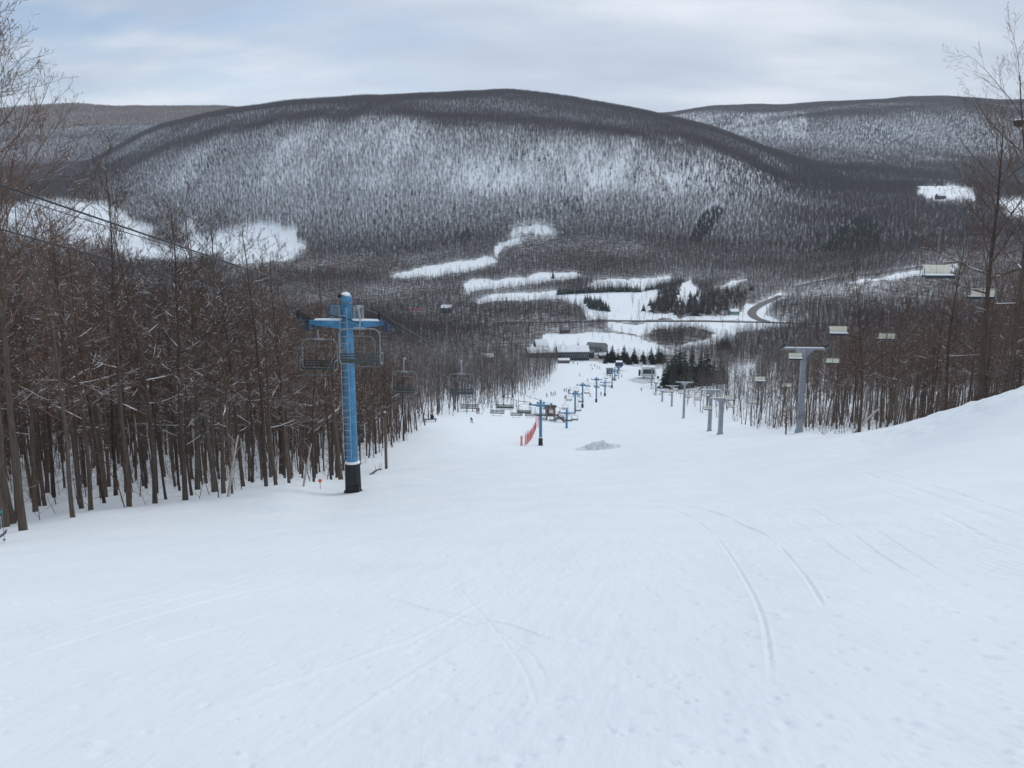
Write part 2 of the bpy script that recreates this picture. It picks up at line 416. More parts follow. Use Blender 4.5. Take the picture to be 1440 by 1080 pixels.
for pxs, w, dep in [
  ([(835,701),(900,706),(960,720),(1005,752)], 0.055, 0.022), ([(1005,752),(1040,800),(1068,850),(1080,900),(1086,960)], 0.045, 0.020),
  ([(885,698),(980,712),(1050,738),(1095,765)], 0.07, 0.034), ([(1095,765),(1130,805),(1160,850)], 0.05, 0.022),
  ([(565,848),(640,858),(720,872),(775,890)], 0.035, 0.014), ([(510,832),(600,852),(680,876)], 0.03, 0.012),
  ([(600,852),(680,870),(740,905),(770,950)], 0.04, 0.006), ([(640,822),(690,870),(735,930),(760,1000)], 0.04, 0.005),
  ([(0,915),(120,880),(260,842),(420,800),(560,770)], 0.09, -0.016), ([(0,938),(150,890),(300,846),(450,806)], 0.07, -0.016),
  ([(0,885),(160,850),(330,812),(480,782)], 0.06, -0.012), ([(60,960),(240,905),(420,850)], 0.07, -0.010), ([(300,1000),(430,950),(600,880),(700,830)], 0.08, -0.009), ([(400,1060),(520,980),(660,890)], 0.07, -0.008),
  ([(640,735),(720,712),(800,690)], 0.12, -0.012), ([(620,725),(700,702),(770,685)], 0.10, -0.010), ([(700,775),(800,740),(860,715)], 0.09, -0.010),
  ([(1107,722),(1160,760),(1250,825)], 0.03, 0.016), ([(1135,708),(1200,750),(1320,830)], 0.035, 0.018), ([(1180,712),(1260,760),(1370,825)], 0.03, 0.014),
  ([(1210,662),(1300,690),(1440,745)], 0.20, 0.022), ([(1225,655),(1340,690),(1460,735)], 0.12, 0.020), ([(1195,672),(1290,708),(1440,775)], 0.10, 0.014),
]:
    press(curve_px(pxs), w, dep)
# corduroy left by the groomer, along the fall line
ca, sa = math.cos(R(12.5)), math.sin(R(12.5))
q = nx * ca - ny * sa; al = nx * sa + ny * ca
rn = np.hypot(nx, ny)
band = np.clip(fbm(q / 2.2, al / 9, 3, 40) * 3.0 + 0.5, 0, 1) * np.clip((nx - 2.2) / 1.2, 0, 1) * np.clip((rn - 8) / 3, 0, 1) * np.clip((24 - rn) / 5, 0, 1)
dz += band * 0.0045 * np.sin(q * 2 * math.pi / 0.105)
# wind scrape in long streaks down the fall line, soft humps
sm_ = np.clip(0.45 + 1.3 * fbm(nx / 3.5, ny / 6.0, 3, 73), 0.12, 1)
dz += sm_ * 0.011 * fbm(q / 0.30, al / 4.0, 4, 70) + sm_ * 0.008 * fbm(q / 0.09, al / 1.6, 3, 71) * np.clip((40 - rn) / 20, 0, 1)
dz += 0.05 * fbm(nx / 1.9, ny / 3.6, 4, 66) + 0.10 * fbm(nx / 6, ny / 9, 2, 68)
# crumbs and dimples, thicker to the right and close by
ch = np.clip(fbm(nx / 3.0, ny / 3.0, 3, 52) * 1.6 + 0.15 + nx * 0.10, 0, 1) * np.clip((26 - rn) / 12, 0, 1)
dz += ch * 0.014 * fbm(nx / 0.16, ny / 0.20, 3, 60)
rp = np.random.default_rng(12)
for _ in range(900):
    a_, r_ = rp.uniform(-36, 36), 3.3 * (16 / 3.3) ** rp.random()
    if rp.random() > 0.25 + (a_ + 36) / 85: continue
    cx, cy = r_ * math.sin(R(a_)), r_ * math.cos(R(a_))
    i0, i1 = np.searchsorted(LR, [math.log(r_ - .25), math.log(r_ + .25)]); j0, j1 = np.searchsorted(AZ, [a_ - 14 / r_, a_ + 14 / r_])
    if j1 - j0 < 2: continue
    sl = (slice(i0, i1), slice(j0, j1)); w_ = rp.uniform(.018, .05)
    d2 = ((GX[sl] - cx) / (w_ * rp.uniform(.7, 1.3))) ** 2 + ((GY[sl] - cy) / (w_ * rp.uniform(.8, 1.6))) ** 2
    dz[sl] += rp.choice((-1, -1, 1)) * rp.uniform(.010, .026) * np.exp(-d2)
fade = np.clip((110 - RR[near]) / 50, 0, 1)
GZ[near] += dz * fade

def sheet(name, i0, i1, mat, step=1):
    xs, ys, zs = GX[i0:i1], GY[i0:i1], GZ[i0:i1]
    nr, nc = xs.shape
    idx = np.arange(nr * nc).reshape(nr, nc)
    quads = np.stack([idx[:-1, :-1], idx[:-1, 1:], idx[1:, 1:], idx[1:, :-1]], -1).reshape(-1, 4)[:, ::-1]
    me = np_mesh(name, np.stack([xs, ys, zs], -1).reshape(-1, 3), quads)
    set_attr(me, 'litter', litter[i0:i1])
    return tag(link(name, me, mat), kind='structure')
iA = int(np.searchsorted(LR, math.log(560))); iB = int(np.searchsorted(LR, math.log(1500)))
sheet('snow_slope', 0, iA + 1, M_SNOW)
sheet('valley_ground', iA, iB + 1, M_SNOWFAR)
sheet('hills', iB, len(LR), M_SNOWFAR)
# the slope behind the camera, coarser
az2 = np.radians(np.concatenate([np.arange(62, 298.1, 4)])); lr2 = LR[:iA + 1:12]
s_r, s_l = GZ[:iA + 1:12, -1], GZ[:iA + 1:12, 0]
rr2 = np.exp(lr2)[:, None]; w2 = (az2 - az2[0]) / (az2[-1] - az2[0])
back = -1.65 + rr2 * (0.27 * np.sin(np.pi * w2))[None, :]
zz2 = back + (s_r + 1.65)[:, None] * (1 - w2) ** 2 + (s_l + 1.65)[:, None] * w2 ** 2
idx = np.arange(len(lr2) * len(az2)).reshape(len(lr2), len(az2))
qd = np.stack([idx[:-1, :-1], idx[:-1, 1:], idx[1:, 1:], idx[1:, :-1]], -1).reshape(-1, 4)[:, ::-1]
me = np_mesh('upper_slope', np.stack([rr2 * np.sin(az2), rr2 * np.cos(az2), zz2], -1).reshape(-1, 3), qd)
set_attr(me, 'litter', np.zeros(len(lr2) * len(az2)))
tag(link('upper_slope', me, M_SNOW), kind='structure')
# ------------------------------------------------------------------ trees
def bark_material(name, c1, c2, snow=0.5):
    M = NM(name)
    tc = M.n('ShaderNodeTexCoord'); gm = M.n('ShaderNodeNewGeometry'); oi = M.n('ShaderNodeObjectInfo')
    mp = M.n('ShaderNodeMapping'); mp.inputs['Scale'].default_value = (9, 9, 1.5); M.l(tc.outputs['Object'], mp.inputs[0])
    no = M.n('ShaderNodeTexNoise', i_Scale=1.0, i_Detail=5.0, i_Roughness=0.7); M.l(mp.outputs[0], no.inputs['Vector'])
    col = M.ramp(no.outputs['Fac'], [(0.3, c1), (0.7, c2)])
    hs = M.n('ShaderNodeHueSaturation'); M.l(col, hs.inputs['Color'])
    vr = M.n('ShaderNodeMapRange', i_3=0.65, i_4=1.45); M.l(oi.outputs['Random'], vr.inputs[0]); M.l(vr.outputs[0], hs.inputs['Value'])
    out = hs.outputs[0]
    if snow > 0:
        # snow lies on what faces up
        sp = M.n('ShaderNodeSeparateXYZ'); M.l(gm.outputs['True Normal'], sp.inputs[0])
        n2 = M.n('ShaderNodeTexNoise', i_Scale=0.9, i_Detail=2.0); M.l(tc.outputs['Object'], n2.inputs['Vector'])
        ad = M.n('ShaderNodeMath', operation='ADD'); M.l(sp.outputs['Z'], ad.inputs[0]); M.l(n2.outputs['Fac'], ad.inputs[1])
        mr = M.n('ShaderNodeMapRange', i_1=1.42 - snow * 0.5, i_2=1.50 - snow * 0.5); M.l(ad.outputs[0], mr.inputs[0])
        mx = M.n('ShaderNodeMix', data_type='RGBA'); M.l(mr.outputs[0], mx.inputs[0]); M.l(out, mx.inputs[6]); mx.inputs[7].default_value = (0.84, 0.87, 0.9, 1)
        out = mx.outputs[2]
    M.l(out, M.b.inputs['Base Color'])
    M.b.inputs['Roughness'].default_value = 0.9; M.b.inputs['Specular IOR Level'].default_value = 0.1
    return M.m
M_BARK = bark_material('bark', (0.058, 0.045, 0.036), (0.135, 0.106, 0.087), 0.33)
M_TWIG = bark_material('twigs', (0.086, 0.056, 0.042), (0.156, 0.102, 0.076), 0.34)
M_TWIGSNOW = bark_material('snow_laden_twigs', (0.080, 0.055, 0.042), (0.140, 0.098, 0.075), 0.66)
M_PALEBARK = bark_material('pale_bark', (0.072, 0.060, 0.051), (0.165, 0.140, 0.120), 0.3)
M_FARBARK = bark_material('distant_bark', (0.046, 0.037, 0.036), (0.085, 0.068, 0.065), 0.0)
M_TAN = bark_material('sun_tinted_tree', (0.16, 0.105, 0.065), (0.27, 0.18, 0.11), 0.0)  # warm sunlight painted into the tree colour
M_RUST = bark_material('dry_leaves', (0.10, 0.045, 0.025), (0.19, 0.085, 0.045), 0.0)
M_FIR = bark_material('fir_needles', (0.012, 0.020, 0.015), (0.030, 0.042, 0.030), 0.0)
M_FIRSNOW = bark_material('fir_needles_snowy', (0.012, 0.020, 0.016), (0.032, 0.044, 0.034), 0.22)

def rot_about(v, axis, ang): return Matrix.Rotation(ang, 3, axis) @ v
def grow(rs, p, d, length, rad, level, maxl, out, kids, up=0.25, wig=0.16, tipr=0.25):
    n = (9, 5, 4, 3, 2)[min(level, 4)]
    pts, rads = [p.copy()], [rad]
    d = d.normalized()
    for i in range(n):
        d = (d + Vector((rs.uniform(-wig, wig), rs.uniform(-wig, wig), rs.uniform(-wig, wig) * 0.6 + up * (0.5 if level else 0.2) / n * 2))).normalized()
        p = p + d * (length / n)
        pts.append(p.copy()); rads.append(rad * (1 - (1 - tipr) * (i + 1) / n))
    out.append((pts, rads, level))
    if level >= maxl: return
    k = kids[level]
    for j in range(k):
        t = 0.18 + 0.80 * (j + rs.random()) / k if level else None
        if level == 0: continue
        f = t * n; i = min(int(f), n - 1); q = pts[i].lerp(pts[i + 1], f - i)
        dd = (pts[i + 1] - pts[i]).normalized()
        ax = Vector((rs.uniform(-1, 1), rs.uniform(-1, 1), rs.uniform(-1, 1)))
        ax = (ax - dd * ax.dot(dd)).normalized()
        nd = rot_about(dd, ax, rs.uniform(0.45, 0.95))
        grow(rs, q, nd, length * rs.uniform(0.30, 0.55) * (1.1 - 0.5 * t), max(rads[i] * 0.6, 0.004), level + 1, maxl, out, kids, up, wig * 1.15, 0.3)

def tree_lines(seed, H, r0, first=0.35, nb=22, spread=1.0, maxl=3, kids=(0, 6, 5, 4), lean=0.0, wig=0.05, blen=0.30, up=0.30):
    rs = random.Random(seed); out = []
    d = Vector((lean, rs.uniform(-0.03, 0.03), 1)).normalized(); p = Vector((0, 0, -0.5)); n = 11
    pts, rads = [p.copy()], [r0 * 1.25]
    for i in range(n):
        d = (d + Vector((rs.uniform(-wig, wig), rs.uniform(-wig, wig), 0.10))).normalized()
        p = p + d * ((H + 0.5) / n)
        pts.append(p.copy()); rads.append(r0 * (1 - 0.88 * ((i + 1) / n) ** 1.15))
    out.append((pts, rads, 0))
    a = rs.uniform(0, 6.28)
    for j in range(nb):
        t = first + (0.985 - first) * ((j + rs.random() * 0.8) / nb) ** 0.9
        f = t * n; i = min(int(f), n - 1); q = pts[i].lerp(pts[i + 1], f - i)
        a += 2.4 + rs.uniform(-0.5, 0.5)
        el = rs.uniform(0.45, 1.05) if t > 0.5 else rs.uniform(0.1, 0.8)
        dd = Vector((math.cos(a) * math.cos(el), math.sin(a) * math.cos(el), math.sin(el)))
        L = H * blen * spread * rs.uniform(0.55, 1.1) * (1.15 - 0.62 * t)
        grow(rs, q, dd, L, rads[i] * rs.uniform(0.30, 0.5), 1, maxl, out, kids, up)
    return out

def lines_mesh(name, lines, mats, sides=(7, 4, 3), rmin=0.004, ribbon_level=3, wscale=1.0):
    """tubes for thick wood, flat slivers for twigs"""
    mb = MB(); rs = random.Random(1)
    for pts, rads, lv in lines:
        if lv < ribbon_level:
            n = sides[min(lv, len(sides) - 1)]
            mb.tube(pts, [max(r, rmin) for r in rads], n, cap=False)
        else:
            w = Vector((rs.uniform(-1, 1), rs.uniform(-1, 1), rs.uniform(-1, 1))).normalized()
            vs = []
            for p, r in zip(pts, rads):
                vs += [p - w * max(r, rmin) * wscale, p + w * max(r, rmin) * wscale]
            mb.add(vs, [(2 * i, 2 * i + 1, 2 * i + 3, 2 * i + 2) for i in range(len(pts) - 1)])
    me = mb.mesh(name)
    for m_ in mats: me.materials.append(m_)
    return me

# near trees: trunk mesh + crown mesh, several growths
NEAR = []
for s in range(9):
    H = 14.0
    ln = tree_lines(100 + s, H, 0.088 + 0.022 * (s % 3), first=0.30 + 0.05 * (s % 4), nb=24, spread=0.85 + 0.1 * (s % 3), maxl=4, kids=(0, 6, 5, 4), lean=0.02 * ((s % 3) - 1), blen=0.30)
    tr = lines_mesh('trunk', [l for l in ln if l[2] == 0], [M_PALEBARK if s == 5 else M_BARK], sides=(8,))
    cr = lines_mesh('crown', [l for l in ln if l[2] > 0], [M_TWIGSNOW if s in (1, 4, 7) else M_TWIG], sides=(7, 4, 3), rmin=0.006)
    NEAR.append((tr, cr))
# low dense saplings and brush
SAPL = []
for s in range(4):
    ln = tree_lines(300 + s, 5.0, 0.035, first=0.12, nb=16, spread=1.1, maxl=3, kids=(0, 5, 4, 3), blen=0.36, wig=0.12)
    tr = lines_mesh('trunk', [l for l in ln if l[2] == 0], [M_BARK], sides=(5,))
    cr = lines_mesh('crown', [l for l in ln if l[2] > 0], [M_TWIG], sides=(5, 3, 3), rmin=0.004, ribbon_level=2)
    SAPL.append((tr, cr))
def joined(name, mats, lines, **kw): return lines_mesh(name, lines, mats, **kw)
# sources for the woods further off (each one whole tree in one mesh)
def source_collection(name, meshes):
    c = bpy.data.collections.new(name)
    for i, me in enumerate(meshes):
        o = bpy.data.objects.new('%s_%02d' % (name, i), me); c.objects.link(o)
    return c
def whole(name, tr, cr):
    vs = [v.co[:] for v in tr.vertices]; fs = [p.vertices[:] for p in tr.polygons]; n = len(vs)
    vs += [v.co[:] for v in cr.vertices]; fs += [tuple(i + n for i in p.vertices) for p in cr.polygons]
    me = bpy.data.meshes.new(name); me.from_pydata(vs, [], fs)
    me.materials.append(tr.materials[0]); me.materials.append(cr.materials[0])
    me.polygons.foreach_set('material_index', [0] * len(tr.polygons) + [1] * len(cr.polygons)); me.update(); return me
C_NEAR = source_collection('wood_tree', [whole('wood_tree', *p) for p in NEAR])
C_SAPL = source_collection('sapling', [whole('sapling', *p) for p in SAPL])
M_MIDBARK = bark_material('grey_bark', (0.070, 0.058, 0.052), (0.150, 0.128, 0.116), 0.15)
C_SLOPE = source_collection('slope_tree', [joined('slope_tree', [M_MIDBARK], tree_lines(430 + s, 14.0, 0.13, first=0.30, nb=22, maxl=2, kids=(0, 6, 0), blen=0.30, spread=1.0), sides=(4, 3, 3), rmin=0.016, ribbon_level=2) for s in range(6)])
C_RUST = source_collection('beech_brush', [joined('beech_brush', [M_RUST], tree_lines(470 + s, 4.0, 0.035, first=0.10, nb=16, maxl=2, kids=(0, 7, 0), blen=0.36, wig=.12), sides=(3, 3), rmin=0.012, ribbon_level=1, wscale=1.6) for s in range(3)])
C_MID = source_collection('mid_tree', [joined('mid_tree', [M_FARBARK], tree_lines(400 + s, 14.0, 0.16, first=0.25, nb=22, maxl=2, kids=(0, 7, 0), blen=0.30, spread=1.0), sides=(4, 3, 3), rmin=0.018, ribbon_level=2) for s in range(7)])
C_BRUSH = source_collection('brush', [joined('brush', [M_FARBARK], tree_lines(450 + s, 5.0, 0.05, first=0.06, nb=15, maxl=2, kids=(0, 6, 0), blen=0.40, spread=1.15, wig=.12), sides=(3, 3), rmin=0.020, ribbon_level=1) for s in range(4)])
C_FAR = source_collection('far_tree', [joined('far_tree', [M_FARBARK], tree_lines(500 + s, 16.0, 0.17, first=0.42, nb=20, maxl=2, kids=(0, 7, 0), blen=0.36, up=.45), sides=(3, 3), rmin=0.036, ribbon_level=1, wscale=1.25) for s in range(6)])
C_TAN = source_collection('sun_tinted_far_tree', [joined('sun_tinted_far_tree', [M_TAN], tree_lines(520 + s, 16.0, 0.25, first=0.2, nb=26, maxl=2, kids=(0, 7, 0), blen=0.32), sides=(3, 3), rmin=0.06, ribbon_level=1, wscale=2.4) for s in range(3)])

def fir_mesh(name, seed, H, Rb, tiers, per, mats, dense=1.0):
    """spruce: whorls of drooping boughs made of needle sprays round a tapering stem"""
    rs = random.Random(seed); mb = MB()
    mb.tube([(0, 0, -0.4), (0, 0, H * 0.5), (0, 0, H)], [H * 0.016, H * 0.010, 0.01], 5, cap=False)
    for t in range(tiers):
        f = t / (tiers - 1); z = H * (0.07 + 0.91 * f); Rr = Rb * (1 - f) ** 0.85 * rs.uniform(0.82, 1.12) + 0.10
        n = max(4, int(per * (1 - 0.55 * f)))
        a0 = rs.uniform(0, 6.28)
        for j in range(n):
            a = a0 + 6.283 * j / n + rs.uniform(-0.25, 0.25); L = Rr * rs.uniform(0.65, 1.15)
            dr = -L * rs.uniform(0.18, 0.5); dx, dy = math.cos(a), math.sin(a); w = L * rs.uniform(0.20, 0.34) * dense
            zz = z + rs.uniform(-0.5, 0.5) * H / tiers
            p0 = Vector((0, 0, zz + 0.12 * L)); p1 = Vector((dx * L * 0.55, dy * L * 0.55, zz + dr * 0.35)); p2 = Vector((dx * L, dy * L, zz + dr))
            sd_ = Vector((-dy, dx, 0)); dn = Vector((0, 0, -w * 0.8))
            mb.add([p0, p1 + sd_ * w + dn, p2, p1 - sd_ * w + dn, p1 + Vector((0, 0, w * 0.25))], [(0, 1, 4), (1, 2, 4), (2, 3, 4), (3, 0, 4)])
            for q in range(2):
                b = p0.lerp(p2, rs.uniform(0.35, 0.8)); e = b + Vector((dx, dy, 0)) * L * rs.uniform(0.05, 0.3) + sd_ * rs.choice((-1, 1)) * w * rs.uniform(0.9, 1.6) + Vector((0, 0, -w * rs.uniform(0.3, 1.1)))
                mb.add([b - sd_ * w * 0.25, b + sd_ * w * 0.25, e], [(0, 1, 2)])
    me = mb.mesh(name)
    for m_ in mats: me.materials.append(m_)
    return me
FIRS = [fir_mesh('spruce', 600 + s, 10.0, 2.3 + 0.25 * (s % 3), 17, 11, [M_FIR]) for s in range(4)]
FIRS_SNOW = [fir_mesh('spruce', 640 + s, 10.0, 2.6 + 0.3 * (s % 2), 15, 10, [M_FIRSNOW], 0.9) for s in range(3)]
C_FIR = source_collection('far_fir', [fir_mesh('far_fir', 660 + s, 16.0, 3.2, 8, 7, [M_FIR]) for s in range(3)])

# ---- instancing of masses nobody could count
def scatter(name, src, xyz, scale, label_kind='stuff', tilt=0.06, squash=None):
    n = len(xyz)
    me = bpy.data.meshes.new(name); me.vertices.add(n)
    me.vertices.foreach_set('co', np.ascontiguousarray(xyz, np.float32).ravel())
    rot = np.stack([rng.normal(0, tilt, n), rng.normal(0, tilt, n), rng.uniform(0, 6.283, n)], -1)
    a = me.attributes.new('turn', 'FLOAT_VECTOR', 'POINT'); a.data.foreach_set('vector', rot.astype(np.float32).ravel())
    sc = np.stack([scale * (squash if squash is not None else 1.0)] * 2 + [scale], -1)
    a = me.attributes.new('size', 'FLOAT_VECTOR', 'POINT'); a.data.foreach_set('vector', sc.astype(np.float32).ravel())
    a = me.attributes.new('kind_no', 'INT', 'POINT'); a.data.foreach_set('value', rng.integers(0, len(src.objects), n).astype(np.int32))
    me.update()
    o = bpy.data.objects.new(name, me); COL.objects.link(o); o['kind'] = label_kind
    g = bpy.data.node_groups.new(name, 'GeometryNodeTree')
    g.interface.new_socket('Geometry', in_out='INPUT', socket_type='NodeSocketGeometry')
    g.interface.new_socket('Geometry', in_out='OUTPUT', socket_type='NodeSocketGeometry')
    gi = g.nodes.new('NodeGroupInput'); go = g.nodes.new('NodeGroupOutput')
    ip = g.nodes.new('GeometryNodeInstanceOnPoints'); ci = g.nodes.new('GeometryNodeCollectionInfo')
    ci.inputs['Collection'].default_value = src; ci.inputs['Separate Children'].default_value = True; ci.inputs['Reset Children'].default_value = True
    def na(nm, dt):
        q = g.nodes.new('GeometryNodeInputNamedAttribute'); q.data_type = dt; q.inputs['Name'].default_value = nm; return q.outputs['Attribute']
    g.links.new(gi.outputs[0], ip.inputs['Points']); g.links.new(ci.outputs[0], ip.inputs['Instance'])
    ip.inputs['Pick Instance'].default_value = True
    g.links.new(na('kind_no', 'INT'), ip.inputs['Instance Index'])
    er = g.nodes.new('FunctionNodeEulerToRotation'); g.links.new(na('turn', 'FLOAT_VECTOR'), er.inputs[0]); g.links.new(er.outputs[0], ip.inputs['Rotation'])
    g.links.new(na('size', 'FLOAT_VECTOR'), ip.inputs['Scale'])
    g.links.new(ip.outputs[0], go.inputs[0])
    md = o.modifiers.new('scatter', 'NODES'); md.node_group = g
    return o

def candidates(r0, r1, step, az0=-38, az1=38):
    """jittered grid over a sector"""
    xm = r1 * math.sin(R(38))
    x = np.arange(-xm, xm, step); y = np.arange(r0 * 0.75, r1, step)
    X, Y = np.meshgrid(x, y); X = X + rng.uniform(-.48, .48, X.shape) * step; Y = Y + rng.uniform(-.48, .48, Y.shape) * step
    X, Y = X.ravel(), Y.ravel(); r_ = np.hypot(X, Y); a = np.degrees(np.arctan2(X, Y))
    k = (r_ >= r0) & (r_ < r1) & (a > az0) & (a < az1)
    return X[k], Y[k]
def free_of(X, Y, road=7.0, fields=True):
    k = np.ones(X.shape, bool)
    if fields:
        back_ = rng.random(X.shape) < 0.85       # the fields' near edges are kept mown back
        rx, ry = ragged(X, Y)
        for p in FIELDS: k &= ~in_poly(rx, ry, p) & ~(in_poly(rx * 1.03, ry * 1.03, p) & back_)
        k |= (np.hypot(X, Y) > 560) & (rng.random(X.shape) < 0.012)        # lone trees left standing in the fields
        far_ = np.hypot(X, Y) > 500
        if far_.any():
            d_ = np.full(X.shape, 1e9)
            for rdp in (ROAD_MAIN, ROAD_SIDE, ROAD_HILL): d_[far_] = np.minimum(d_[far_], seg_dist(X[far_], Y[far_], rdp))
            d2 = np.full(X.shape, 1e9); d2[far_] = seg_dist(X[far_], Y[far_], TRACK_UP)
            k &= (d_ > road) & (d2 > 4)
    return k & ~in_poly(X, Y, PISTE)
def seen(X, Y, height, margin=0.0):
    z = ground(X, Y); return (z + height) / np.hypot(X, Y) > hidden_by(X, Y) + margin
# ------------------------------------------------------------------ where the trees stand
GL0, GL1 = (34.5, 88.0), (84.0, 480.0)       # line of the grey chairlift, from its near tower to its bottom station
def off_line(X, Y):
    vx, vy = GL1[0] - GL0[0], GL1[1] - GL0[1]; n = math.hypot(vx, vy)
    return ((X - GL0[0]) * vy - (Y - GL0[1]) * vx) / n      # metres to the right of the line
def px_of(X, Y): return project(X, Y, ground(X, Y))

tree_pts = []      # (x, y, height) of the near and middle woods
X, Y = candidates(24, 150, 2.05, -60, 60)
k = free_of(X, Y); px, py, Zc = px_of(X, Y); left = px < 720
keep = k & np.where(left, True, (np.abs(off_line(X, Y) - 0.6) > 4.2) & (off_line(X, Y) > 0))
keep &= np.where(left, rng.random(X.shape) < 0.80, rng.random(X.shape) < np.clip(0.30 + 0.012 * (off_line(X, Y) - 4), 0.3, 0.62))
keep &= seen(X, Y, 15)
tx, ty = X[keep], Y[keep]
th = rng.uniform(10.5, 15.5, tx.shape) * np.where(tx < 0, 0.95, 0.95)
th *= np.where(rng.random(tx.shape) < 0.25, 0.62, 1.0)
tree_pts = np.stack([tx, ty, th], -1)
px, py, Zc = px_of(tx, ty)
inframe = (px > -90) & (px < 1530)
size = th / Zc * np.where(inframe, 1, 0)
order = np.argsort(-size)
N_IND = 286
ind, rest = order[:N_IND], order[N_IND:]

def bare_tree(x, y, h, var, rz, label, group=None, fat=1.0, lean=(0, 0)):
    tr, cr = NEAR[var]
    e = empty('bare_tree', (x, y, gz(x, y)), rz, label, 'tree', group)
    s = h / 14.0; e.scale = (s * fat, s * fat, s); e.rotation_euler = (lean[0], lean[1], rz)
    a = bpy.data.objects.new('trunk', tr); COL.objects.link(a); a.parent = e
    b = bpy.data.objects.new('crown', cr); COL.objects.link(b); b.parent = e
    return e
for i in ind:
    x, y, h = tree_pts[i]; Zi = Zc[i]
    if x < 0:
        if Zi < 46: lab, gr = 'slim bare tree at the front edge of the dense wood left of the snow slope', 'bare trees along the front edge of the dense wood'
        else: lab, gr = 'slim bare tree standing deep inside the dense wood left of the snow slope', 'bare trees deep inside the dense wood'
    else:
        lab, gr = 'bare tree with snow on its boughs in the wood right of the grey chairlift', 'bare trees in the wood beside the grey chairlift'
    bare_tree(x, y, h, int(rng.integers(0, len(NEAR))), float(rng.uniform(0, 6.28)), lab, gr, float(rng.uniform(0.85, 1.2)), (float(rng.normal(0, .022)), float(rng.normal(0, .022))))

def mass(name, src, X, Y, h, href, **kw):
    z = ground(X, Y); return scatter(name, src, np.stack([X, Y, z - 0.05], -1), h / href, **kw)
mass('woodland', C_NEAR, tx[rest], ty[rest], th[rest], 14.0)
# undergrowth along the edges of the wood
X, Y = candidates(24, 170, 1.9, -45, 45)
k = free_of(X, Y) & seen(X, Y, 4) & (rng.random(X.shape) < 0.75) & ~((X > 0) & (off_line(X, Y) < -2))
mass('saplings', C_SAPL, X[k], Y[k], rng.uniform(0.9, 4.8, k.sum()), 5.0)

X, Y = candidates(26, 330, 4.0, -40, 40)
k = free_of(X, Y) & seen(X, Y, 3) & (rng.random(X.shape) < 0.05 + 0.25 * np.clip(fbm(X / 14, Y / 14, 3, 61), 0, 1)) & ~((X > 0) & (off_line(X, Y) < 2))
mass('beech_brush', C_RUST, X[k], Y[k], rng.uniform(1.0, 4.0, k.sum()), 4.0)
# woods from 150 m to the valley floor
X, Y = candidates(150, 560, 3.5)
px, py, Zc2 = px_of(X, Y)
k = free_of(X, Y) & seen(X, Y, 15) & ~((X > 0) & (np.abs(off_line(X, Y)) < 5)) & ~((px > 792) & (off_line(X, Y) < 0))
k &= rng.random(X.shape) < np.where(px < 792, 0.66 + 0.4 * fbm(X / 40, Y / 40, 3, 90), np.where(off_line(X, Y) < 40, 0.30, 0.60))
mass('hillside_woods', C_SLOPE, X[k], Y[k], rng.uniform(8, 15, k.sum()) * np.where(rng.random(k.sum()) < .3, .7, 1), 14.0)
X, Y = candidates(560, 1540, 4.0)
px, py, Zc2 = px_of(X, Y)
dn = fbm(X / 90, Y / 90, 4, 14) + 0.25
k = free_of(X, Y, 9) & seen(X, Y, 12)
k &= rng.random(X.shape) < np.clip(0.95 + dn * 0.9, 0.5, 1.0)
k &= ~((px > 745) & (px < 1000) & (py > 455) & (rng.random(X.shape) < 0.35))
hh = rng.uniform(7, 14, X.shape) * np.clip(0.85 + 0.5 * fbm(X / 160, Y / 160, 3, 15), 0.5, 1.2)
mass('valley_woods', C_MID, X[k], Y[k], hh[k], 14.0)
X, Y = candidates(520, 1760, 3.9)
px, py, Zc2 = px_of(X, Y)
k = free_of(X, Y, 8) & seen(X, Y, 4)
k &= rng.random(X.shape) < np.clip(0.75 + 0.6 * fbm(X / 70, Y / 70, 4, 93), 0.3, 1) * np.clip((1800 - np.hypot(X, Y)) / 300, 0, 1)
k &= ~((px > 745) & (px < 1000) & (py > 462) & (rng.random(X.shape) < 0.6))
kb = np.nonzero(k)[0]
Xh, Yh = candidates(600, 800, 2.4); kh = in_poly(*ragged(Xh, Yh), HOLLOW) & (rng.random(Xh.shape) < .8); X = np.concatenate([X[k], Xh[kh]]); Y = np.concatenate([Y[k], Yh[kh]]); k = np.ones(X.shape, bool)
mass('valley_brush', C_BRUSH, X[k], Y[k], rng.uniform(2.5, 6.0, k.sum()), 5.0)
# the hill across the valley
X, Y = candidates(1500, 3300, 5.3)
k = free_of(X, Y, 9) & seen(X, Y, 20)
X, Y = X[k], Y[k]; px, py, _ = px_of(X, Y)
low = np.clip((py - 262) / 50, 0, 1)                                 # scrubby lower skirts
d_ = 0.72 + 0.62 * fbm((X + Y * .25) / 190, Y / 300, 4, 24) + 0.35 * fbm((X - Y * .3) / 45, Y / 190, 3, 25) + 0.9 * low + 0.5 * np.clip((300 - px) / 120, 0, 1)
rr_ = np.hypot(X, Y)
plat = np.clip((rr_ - np.interp(np.degrees(np.arctan2(X, Y)), AZ, np.exp(RL[-7]))) / 120, 0, 1)
k = rng.random(X.shape) < np.clip(np.maximum(d_ * 1.05 + 0.10 * np.clip((600 - px) / 400, 0, 1) - 0.10 * np.exp(-((px - 900) / 160.) ** 2), plat * 1.0), 0.2, 1)
fir_n = fbm(X / 110, Y / 200, 4, 44)
band = np.exp(-((px - 1170) / 140.0) ** 2) * np.exp(-((py - 243) / 26.0) ** 2) * 1.2 + 0.5 * np.exp(-((px - 1190) / 60.0) ** 2) * np.exp(-((py - 340) / 45.0) ** 2)
isf = rng.random(X.shape) < np.clip((fir_n - 0.33) * 1.3, 0.02, 0.6) * 0.5 + 0.06 * np.exp(-(plat - 0.15) ** 2 / .02) * (plat > 0) + band * 0.55
